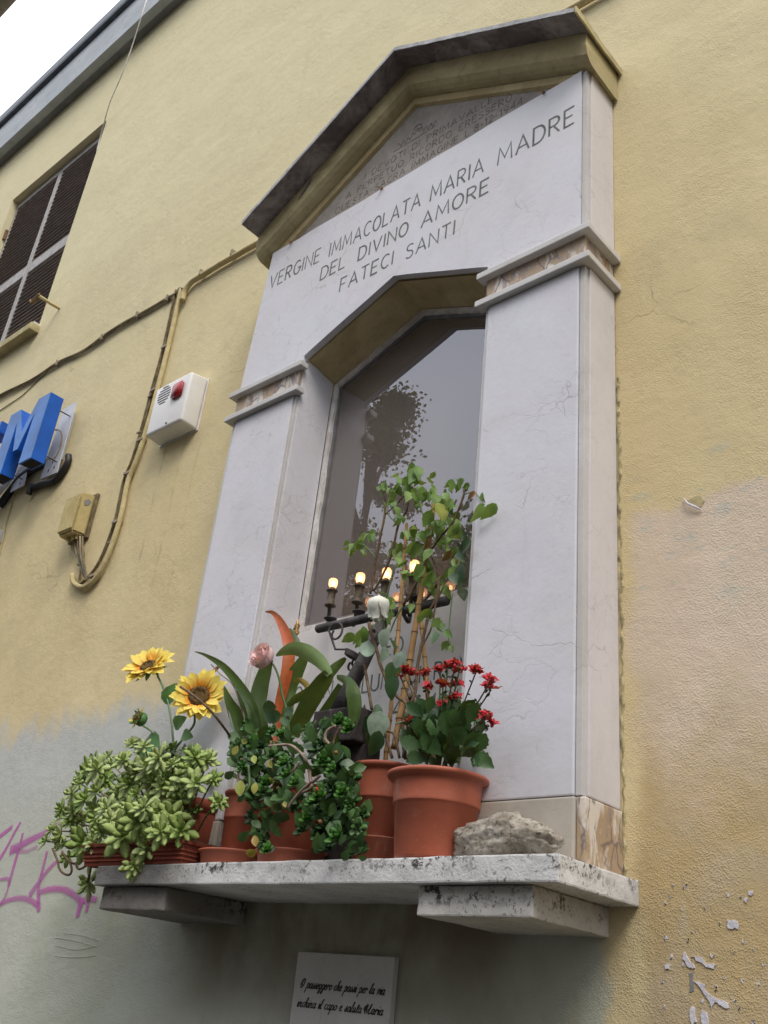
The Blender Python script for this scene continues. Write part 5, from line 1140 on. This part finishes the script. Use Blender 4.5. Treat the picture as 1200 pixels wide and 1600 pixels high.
for (px, py, ax, ay, L) in ((740, 1180, 775, 1196, .040), (735, 1186, 762, 1192, .035), (660, 1168, 634, 1160, .040), (660, 1120, 640, 1102, .035), (705, 1155, 690, 1110, .045), (700, 1165, 725, 1135, .045), (690, 1180, 660, 1150, .045), (720, 1110, 742, 1098, .032), (725, 1170, 750, 1150, .04), (668, 1188, 640, 1182, .035)):
    a, b = at(px, py, -.21), at(ax, ay, -.23); inst('leaf', rnd.choice(KL), ka, frame(a, b-a, CAMDIR+CAMUP*.3+rv(.2), L))
petv = join(*[xf(leaf_vf(1, .7, 3, .1, .15, .5), Matrix.Rotation(i*PI/2, 4, 'Z') @ Matrix.Rotation(.35, 4, 'X')) for i in range(4)], ([( -.12, -.12, .02), (.12, -.12, .02), (.12, .12, .02), (-.12, .12, .02)], [(0, 1, 2, 3)]))
FLO = raw_mesh('floret', petv, M['kalred']); BUDM = raw_mesh('floret', ball((0, 0, 0), .5, 1, (.7, .7, 1.2)), M['kalred'])
CLU = [(550,1080,9),(620,1085,9),(740,1045,11),(700,1060,9),(770,1042,11),(715,1135,8),(775,1140,9),(765,1195,6),(710,1230,6),(570,1270,6),(545,1320,3),(640,1150,5),(870,1070,11),(940,1115,8),(945,1150,8),(920,1290,8),(935,1322,7),(905,1290,5),(525,1065,4),(790,1070,6),(510,1095,5)]
KS = raw_mesh('small_leaf', fat_leaf(1, .5, .12, .3), M['kal'])
for (zx, zy, n_) in CLU:
    px, py = 460+zx*.325, 700+zy*.325; c = at(px, py, -.205+rnd.uniform(-.02, .03)); up = (Vector((0, -.15, 1))+rv(.2)).normalized()
    mid_ = kb.lerp(c, .45)+Vector((0, 0, .012)); st_ = smoothpts([kb+Vector((rnd.uniform(-.02, .02), 0, 0)), mid_, c-up*.004], 4)
    so2 = obj('flower_stem', tube(st_, .0014, 5), M['bark'] if zx > 800 or zx < 660 else M['greenstem'], ka, True)
    for i in range(int(n_*1.7)):
        q = c+Vector((rnd.uniform(-1, 1)*.0095, rnd.uniform(-1, 1)*.0085, rnd.uniform(-.4, 1)*.006)); nn = (up+rv(.7)+CAMDIR*.3).normalized()
        inst('floret', FLO if i % 4 else BUDM, so2, Matrix.Translation(q) @ nn.to_track_quat('Z', 'Y').to_matrix().to_4x4() @ Matrix.Rotation(rnd.random()*3, 4, 'Z') @ Matrix.Scale(.0080*rnd.uniform(.85, 1.25), 4))
    for i in range(7):
        q = st_[-1-i % 6]+rv(.003); inst('small_leaf', KS, so2, frame(q, rv(1)+Vector((0, -.2, .5)), CAMDIR+rv(.5), .0085*rnd.uniform(.7, 1.3)))
stem_at(ka, [(700, 1192), (698, 1160), (690, 1130)], -.18, .004, 'greenstem'); stem_at(ka, [(715, 1192), (722, 1165)], -.19, .004, 'greenstem'); stem_at(ka, [(680, 1192), (672, 1168)], -.2, .004, 'bark')

# ---- rose bush and canes
rb = thing('rose_bush', 'tall rose bush with thin branches and small green leaves rising in front of the glass', 'rose bush', (.11, -.085, .29))
def Z(p): return [(460+a*.325, 700+b*.325) for a, b in p]
cane_defs = [(Z([(436, 1490), (470, 1100), (520, 700), (540, 362)]), .0042, -.10, 'thin bamboo cane leaning left in the rose pot'), (Z([(500, 1320), (560, 950), (600, 650), (650, 400), (672, 262)]), .0064, -.085, 'thick bamboo cane standing tallest in the rose pot'), (Z([(640, 1330), (620, 1150), (612, 900), (598, 740)]), .0046, -.075, 'slender bamboo cane behind the kalanchoe flowers')]
for pts, r, y, lab in cane_defs:
    P = poly_at(pts, y); a, b = P[0], P[-1]
    d0 = (P[1]-P[0]); P = [P[0]-d0.normalized()*.05]+P if P[0].z > .25 else P
    t = thing('bamboo_cane', lab, 'cane', tuple(P[0]), 'bamboo canes in the rose pot')
    L = (P[-1]-P[0]).length; n = max(3, int(L/.055)); cum = P; seg = []
    for i in range(n*6+1):
        u = i/(n*6); q = P[0].lerp(P[-1], u); w_ = math.sin(u*PI)*.004
        node = (i % 6 == 0 and 0 < i < n*6); seg.append((q+Vector((w_, 0, 0)), r*(1-.18*u)*(1.13 if node else 1.0)))
    obj('cane', tube([s_[0] for s_ in seg], [s_[1] for s_ in seg], 10), M['bamboo'], t, True)
    for i in range(6, n*6, 6): q = seg[i]; obj('node_ring', tube([q[0]-Vector((0, 0, .0008)), q[0]+Vector((0, 0, .0012))], q[1]*1.08, 10), M['bark'], t, True)
br = [([(525, 1490), (545, 1255), (480, 1180), (420, 1060), (398, 980), (372, 900), (358, 840)], .0036, -.12), ([(548, 1260), (580, 1180), (590, 1060), (615, 930), (650, 790), (680, 730), (700, 620)], .003, -.10), ([(372, 1255), (350, 1120), (336, 1040)], .003, -.13),
      ([(470, 1490), (420, 1330), (372, 1255)], .0028, -.12), ([(505, 1490), (480, 1380), (440, 1360)], .0025, -.11), ([(535, 1495), (520, 1340), (560, 1180)], .004, -.09),
      ([(365, 700), (392, 540), (412, 430), (436, 300), (425, 170)], .0026, -.09), ([(380, 690), (430, 600), (470, 500), (500, 370), (540, 300), (545, 240)], .0026, -.085), ([(436, 320), (500, 260), (570, 185)], .0018, -.09), ([(500, 368), (450, 310), (462, 200)], .0016, -.09),
      ([(540, 740), (600, 620), (640, 520), (700, 430), (760, 360), (810, 240), (815, 200)], .0024, -.095), ([(812, 225), (860, 212), (890, 240), (912, 272)], .0011, -.12), ([(660, 520), (690, 600), (700, 640), (620, 740)], .0024, -.08), ([(520, 760), (590, 640), (640, 540)], .003, -.085),
      ([(600, 980), (660, 860), (680, 750), (720, 660)], .0018, -.10), ([(640, 820), (700, 870), (740, 900)], .001, -.11), ([(392, 530), (340, 470), (300, 460)], .0012, -.10), ([(440, 720), (470, 620), (480, 560)], .0016, -.10), ([(640, 430), (620, 330), (600, 260)], .0014, -.08), ([(740, 560), (790, 600), (800, 660)], .0014, -.07), ([(760, 700), (745, 850), (742, 950)], .0011, -.1), ([(430, 1000), (470, 860), (520, 760)], .0016, -.11)]
for pts, r, y in br: obj('branch', tube(smoothpts(poly_at(Z(pts), y), 5), [r]*1*((len(pts)-1)*5+1), 6), M['bark'] if r > .0017 else M['greenstem'], rb, True)
LF = {'g': [raw_mesh('leaf', leaf_vf(1, w_, 8, f, c, .40, tip=1.05, serr=.05), M['roseleaf']) for f, c, w_ in ((.3, .2, .60), (.15, .45, .68), (.6, .1, .56), (.1, -.15, .62), (.3, .7, .6))], 'd': [raw_mesh('leaf', leaf_vf(1, .66, 7, .25, .2, .42), M['rosedark'])],
      'p': [raw_mesh('leaf', leaf_vf(1, .74, 7, f, .25, .42, serr=.02), M['rosepale']) for f in (.2, .35)], 'y': [raw_mesh('leaf', leaf_vf(1, .75, 7, .2, .2, .4), M['leafyellow'])], 'b': [raw_mesh('leaf', leaf_vf(1, .5, 7, .5, .5, .4), M['leafbrown'])]}
LV = [(575,130,1.5,'g'),(500,150,1,'g'),(440,180,1,'g'),(410,195,.8,'g'),(490,190,1,'g'),(540,190,1,'g'),(610,225,1.3,'g'),(650,160,1,'g'),(690,245,1.3,'g'),(755,180,1.1,'g'),(800,170,.9,'g'),(825,185,.7,'g'),(708,305,1.4,'y'),(640,340,1.3,'g'),(600,270,1,'g'),(760,280,1.1,'g'),(570,400,1.2,'g'),(540,420,1,'g'),(660,385,1.2,'g'),(700,400,1.2,'g'),(780,360,1.3,'g'),(800,420,1.2,'d'),(490,510,1.2,'g'),(510,545,1.2,'g'),(590,500,1.3,'g'),(560,480,1.1,'g'),(640,510,1,'g'),(600,600,1.1,'g'),(640,630,1.2,'g'),(680,660,1.3,'g'),(725,680,1,'g'),(780,560,1.2,'g'),(800,600,1.3,'d'),(760,600,1.1,'g'),(795,660,1.3,'d'),(800,520,1,'d'),(340,430,.9,'g'),(372,422,.8,'g'),(285,490,1.1,'g'),(312,468,1,'g'),(255,482,.7,'g'),(330,500,.6,'g'),(452,740,1.,'g'),(462,785,1.2,'g'),(630,800,1,'g'),(680,840,1,'g'),(700,870,.8,'g'),(738,892,.9,'g'),(672,908,1,'d'),(735,950,.9,'g'),(755,965,.7,'g'),(720,950,.7,'g'),(600,760,1,'g'),(560,770,.9,'g'),(910,238,1,'g'),(895,305,1.1,'g'),(940,305,1.3,'g'),(852,225,.7,'b'),(735,520,1,'b'),(790,560,1,'b'),(640,460,.8,'b'),(300,905,1.3,'g'),(260,915,1,'g'),(340,890,1,'g'),(310,940,1,'g'),(375,870,1,'g'),(400,900,1.6,'d'),(435,915,1.4,'p'),(350,970,1.4,'p'),(430,990,1.1,'p'),(505,1025,1.3,'p'),(472,1080,1.8,'d'),(470,1150,1.6,'d'),(395,1280,1.6,'p'),(400,1335,1.7,'p'),(345,1330,1.3,'d'),(390,1420,1.9,'d'),(370,1380,1.4,'d'),(480,940,1,'d'),(530,160,1,'g'),(470,230,.9,'g'),(500,300,1,'g'),(520,340,.9,'g'),(610,420,1.1,'g'),(720,330,1.1,'g'),(740,440,1,'g'),(820,470,1.1,'d'),(750,500,1,'g'),(770,630,1.2,'d'),(810,700,1.2,'d'),(585,160,1,'g'),(550,225,1,'g'),(460,260,.8,'g'),(670,210,1,'g'),(730,230,.9,'g'),(700,450,1,'g'),(760,400,1.1,'g'),(530,600,.9,'g'),(650,580,.9,'g'),(500,480,.9,'g'),(470,500,.9,'g'),(620,545,1,'g'),(330,920,1,'g'),(400,860,.9,'g'),(790,470,1.,'d'),(560,100,1,'g')]
for (zx, zy, s, t_) in LV:
    px, py = 460+zx*.325, 700+zy*.325; y = -.105+rnd.uniform(-.03, .035)
    if zx > 840: y = -.135
    if t_ == 'p' or zy > 1060: y = -.14
    for j in range(3 if (t_ == 'g' and zy < 860 and zx < 840) else 1):
        jx, jy = (rnd.uniform(-9, 9), rnd.uniform(-9, 9)) if j else (0, 0); p = at(px+jx, py+jy, y+(.02*rnd.random() if j else 0))
        down = Vector((rnd.uniform(-.9, .9), rnd.uniform(-.5, .2), -.75))
        if t_ == 'd' and zy > 1000 or t_ == 'p': down = Vector((rnd.uniform(-.35, .35), -.1, -1))
        L = .030*s*rnd.uniform(.8, 1.15)*(.8 if j else 1)
        inst('leaf', rnd.choice(LF[t_]), rb, frame(p-down.normalized()*L*.5, down, CAMDIR*.8+CAMUP*.35+rv(.8), L))
# white drooping rose
wr = thing('white_rose', 'drooping white rose head on a bare stem in front of the candle lamp', 'rose', tuple(at(592, 965, -.15)))
wc = at(592, 932, -.16)
hd = rose(wr, wc, .0215, 'whitepetal', 5, ax=(-CAMUP*1.+CAMDIR*.12-CAMR*.10), close=.70, tall=2.25, flare=.16, layers=((0, 3, .45, 0), (1, 3, .66, 0), (2, 3, .86, 0), (3, 3, 1., 0)))
for i in range(5): inst('sepal', SEP, wr, Matrix.Translation(wc) @ (-CAMUP).to_track_quat('Z', 'Y').to_matrix().to_4x4() @ Matrix.Rotation(i*1.256, 4, 'Z') @ Matrix.Rotation(.9, 4, 'X') @ Matrix.Scale(.016, 4))
stem_at(wr, [(592, 925), (604, 932), (603, 955), (598, 965), (602, 985)], [-.16, -.14, -.13, -.13, -.13], .002, 'greenstem')
# blue-green plastic tie on the bush
tag(obj('plant_tie', tube(poly_at([(618, 1131), (628, 1128), (640, 1124), (648, 1122)], -.2), .0016, 6), M['rosepale']), 'pale blue plastic tie lying across the stems left of the red flowers', 'tie')

# ================================================================== STREET SIDE (behind the camera, some seen in the glass, some added to block light)
def struct(name, vf, mat): return tag(obj(name, vf, M[mat]), None, None, kind='structure')
struct('ground', ([(-300, -300, -1.88), (300, -300, -1.88), (300, 300, -1.88), (-300, 300, -1.88)], [(0, 1, 2, 3)]), 'asphalt')
struct('pavement', bevelbox(-40, 40, -2.6, .0, -1.87, -1.702, .01), 'pavement')
struct('kerb', bevelbox(-40, 40, -2.76, -2.602, -1.87, -1.70, .02), 'kerb')
struct('far_pavement', bevelbox(-40, 40, -12.5, -7.6, -1.87, -1.72, .01), 'pavement')
def tree(x, y, h, r, cz, seed, label, n=9000, lsz=.11):
    rr = random.Random(seed)
    t = thing('street_tree', label, 'tree', (x, y, -1.75), 'trees across the street')
    obj('trunk', tube([(x, y, -1.75), (x+.1, y, .5), (x-.05, y+.1, 2.5), (x, y, cz)], [.22, .17, .13, .07], 10), M['treebark'], t, True)
    clumps = []
    for i in range(46):
        a = rr.uniform(0, 2*PI); u = rr.random(); z = cz-1.2+(h-cz+1.2)*u; rad = r*(1-.82*max(0, (u-.25)/.75)**1.1)*(.6+.5*rr.random())*(.7 if u < .08 else 1)
        c = Vector((x+rad*math.cos(a)*.85, y+rad*math.sin(a)*.85, z)); clumps.append((c, rr.uniform(.30, .62)*(1-.35*u)))
    for c, s in clumps[:22]:
        obj('branch', tube([(x, y, max(1.2, c.z-1.6)), ((x+c.x)/2, (y+c.y)/2, c.z-.7), tuple(c)], [.06, .04, .015], 6), M['treebark'], t, True)
    V, F = [], []
    for i in range(n):
        c, s = clumps[rr.randrange(len(clumps))]; d = Vector((rr.gauss(0, 1), rr.gauss(0, 1), rr.gauss(0, .8))); p = c+d*s*.52
        a = Vector((rr.gauss(0, 1), rr.gauss(0, 1), rr.gauss(0, 1))).normalized(); b = a.orthogonal().normalized(); l = lsz*rr.uniform(.6, 1.2); k = len(V)
        V += [tuple(p-a*l*.5), tuple(p+b*l*.3), tuple(p+a*l*.5), tuple(p-b*l*.3)]; F.append((k, k+1, k+2, k+3))
    o = obj('crown', (V, F), M['treeleaf'], t); o['kind'] = 'stuff'
tree(-9.6, -9.3, 10.3, 2.3, 4.6, 3, 'tall pointed street tree across the road, mirrored in the glass', 24000, .10)
tree(-11.4, -10.6, 9.0, 1.9, 4.4, 21, 'ragged street tree just behind and left of the tall one', 15000, .10)
tree(-8.2, -10.9, 8.0, 1.6, 4.2, 22, 'thin street tree half hidden behind the tall one', 9000, .10)
tree(-6.8, -9.8, 7.2, 1.5, 4.4, 5, 'lower rounded street tree to the right of the tall one', 9000)
tree(-13.2, -9.4, 8.8, 2.1, 4.8, 8, 'broad street tree to the left of the tall one', 9000)
# street lamp whose head just enters the top left corner
ln = thing('street_lamp', 'grey street lamp whose head edge shows in the top left corner', 'street lamp', (-3.4, -2.5, -1.7))
hc = CP+(at(-6, 10, 0)-CP)*.42
obj('pole', tube([(-3.4, -2.5, -1.7), (-3.4, -2.5, 1.0), (-3.4, -2.5, hc.z+.5)], [.07, .06, .045], 12), M['lampgrey'], ln, True)
obj('arm', tube([(-3.4, -2.5, hc.z+.45), (-2.7, -2.0, hc.z+.5), tuple(hc+Vector((-.25, -.15, .06)))], .03, 10), M['lampgrey'], ln, True)
hx = at(-14, 2, 0)-CP
obj('lamp_head', xf(bevelbox(-.30, .30, -.09, .09, -.03, .05, .012), Matrix.Translation(hc+Vector((-.10, -.055, .02)))), M['lampgrey'], ln)

# flats added across the street to keep low sky light off the wall
ob = thing('sky_blocking_flats', 'plain ochre-brown block added across the street to block low sky light', 'building', (0, -20, -1.75))
M['flats'] = grime('brown_render', (.11, .085, .065), (.16, .12, .09), 1.5, .003)
M['pane'] = simple('dark_window_pane', (.03, .035, .04), .1)
box('wall', -5.5, 26, -26, -18, -1.8, 11.5, M['flats'], ob, 0)
box('cornice', -5.8, 26.3, -26.3, -17.6, 11.5, 11.8, M['darkfascia'], ob, .02)
pm2 = raw_mesh('window', bevelbox(-.55, .55, -.04, .04, -.75, .75, .01), M['pane'], False)
for i in range(11):
    for k in range(4): inst('window', pm2, ob, Matrix.Translation((-3.9+2.8*i, -17.98, .6+3*k)))

box('sky_blocking_wing', -60, -5.6, -26, -18, -1.8, 4.2, M['flats'], ob, 0)  # low wing added to cut more sky light from the left
tree(-1.5, -10.2, 7.0, 1.9, 4.2, 11, 'street tree right of the rounded one, added to block low sky light', 7000)  # extra dark tree, added to hold back low light
tree(3.8, -10.0, 7.6, 2.1, 4.4, 12, 'street tree directly opposite the shrine, added to block low sky light', 7000)  # likewise added as a dark screen against low light
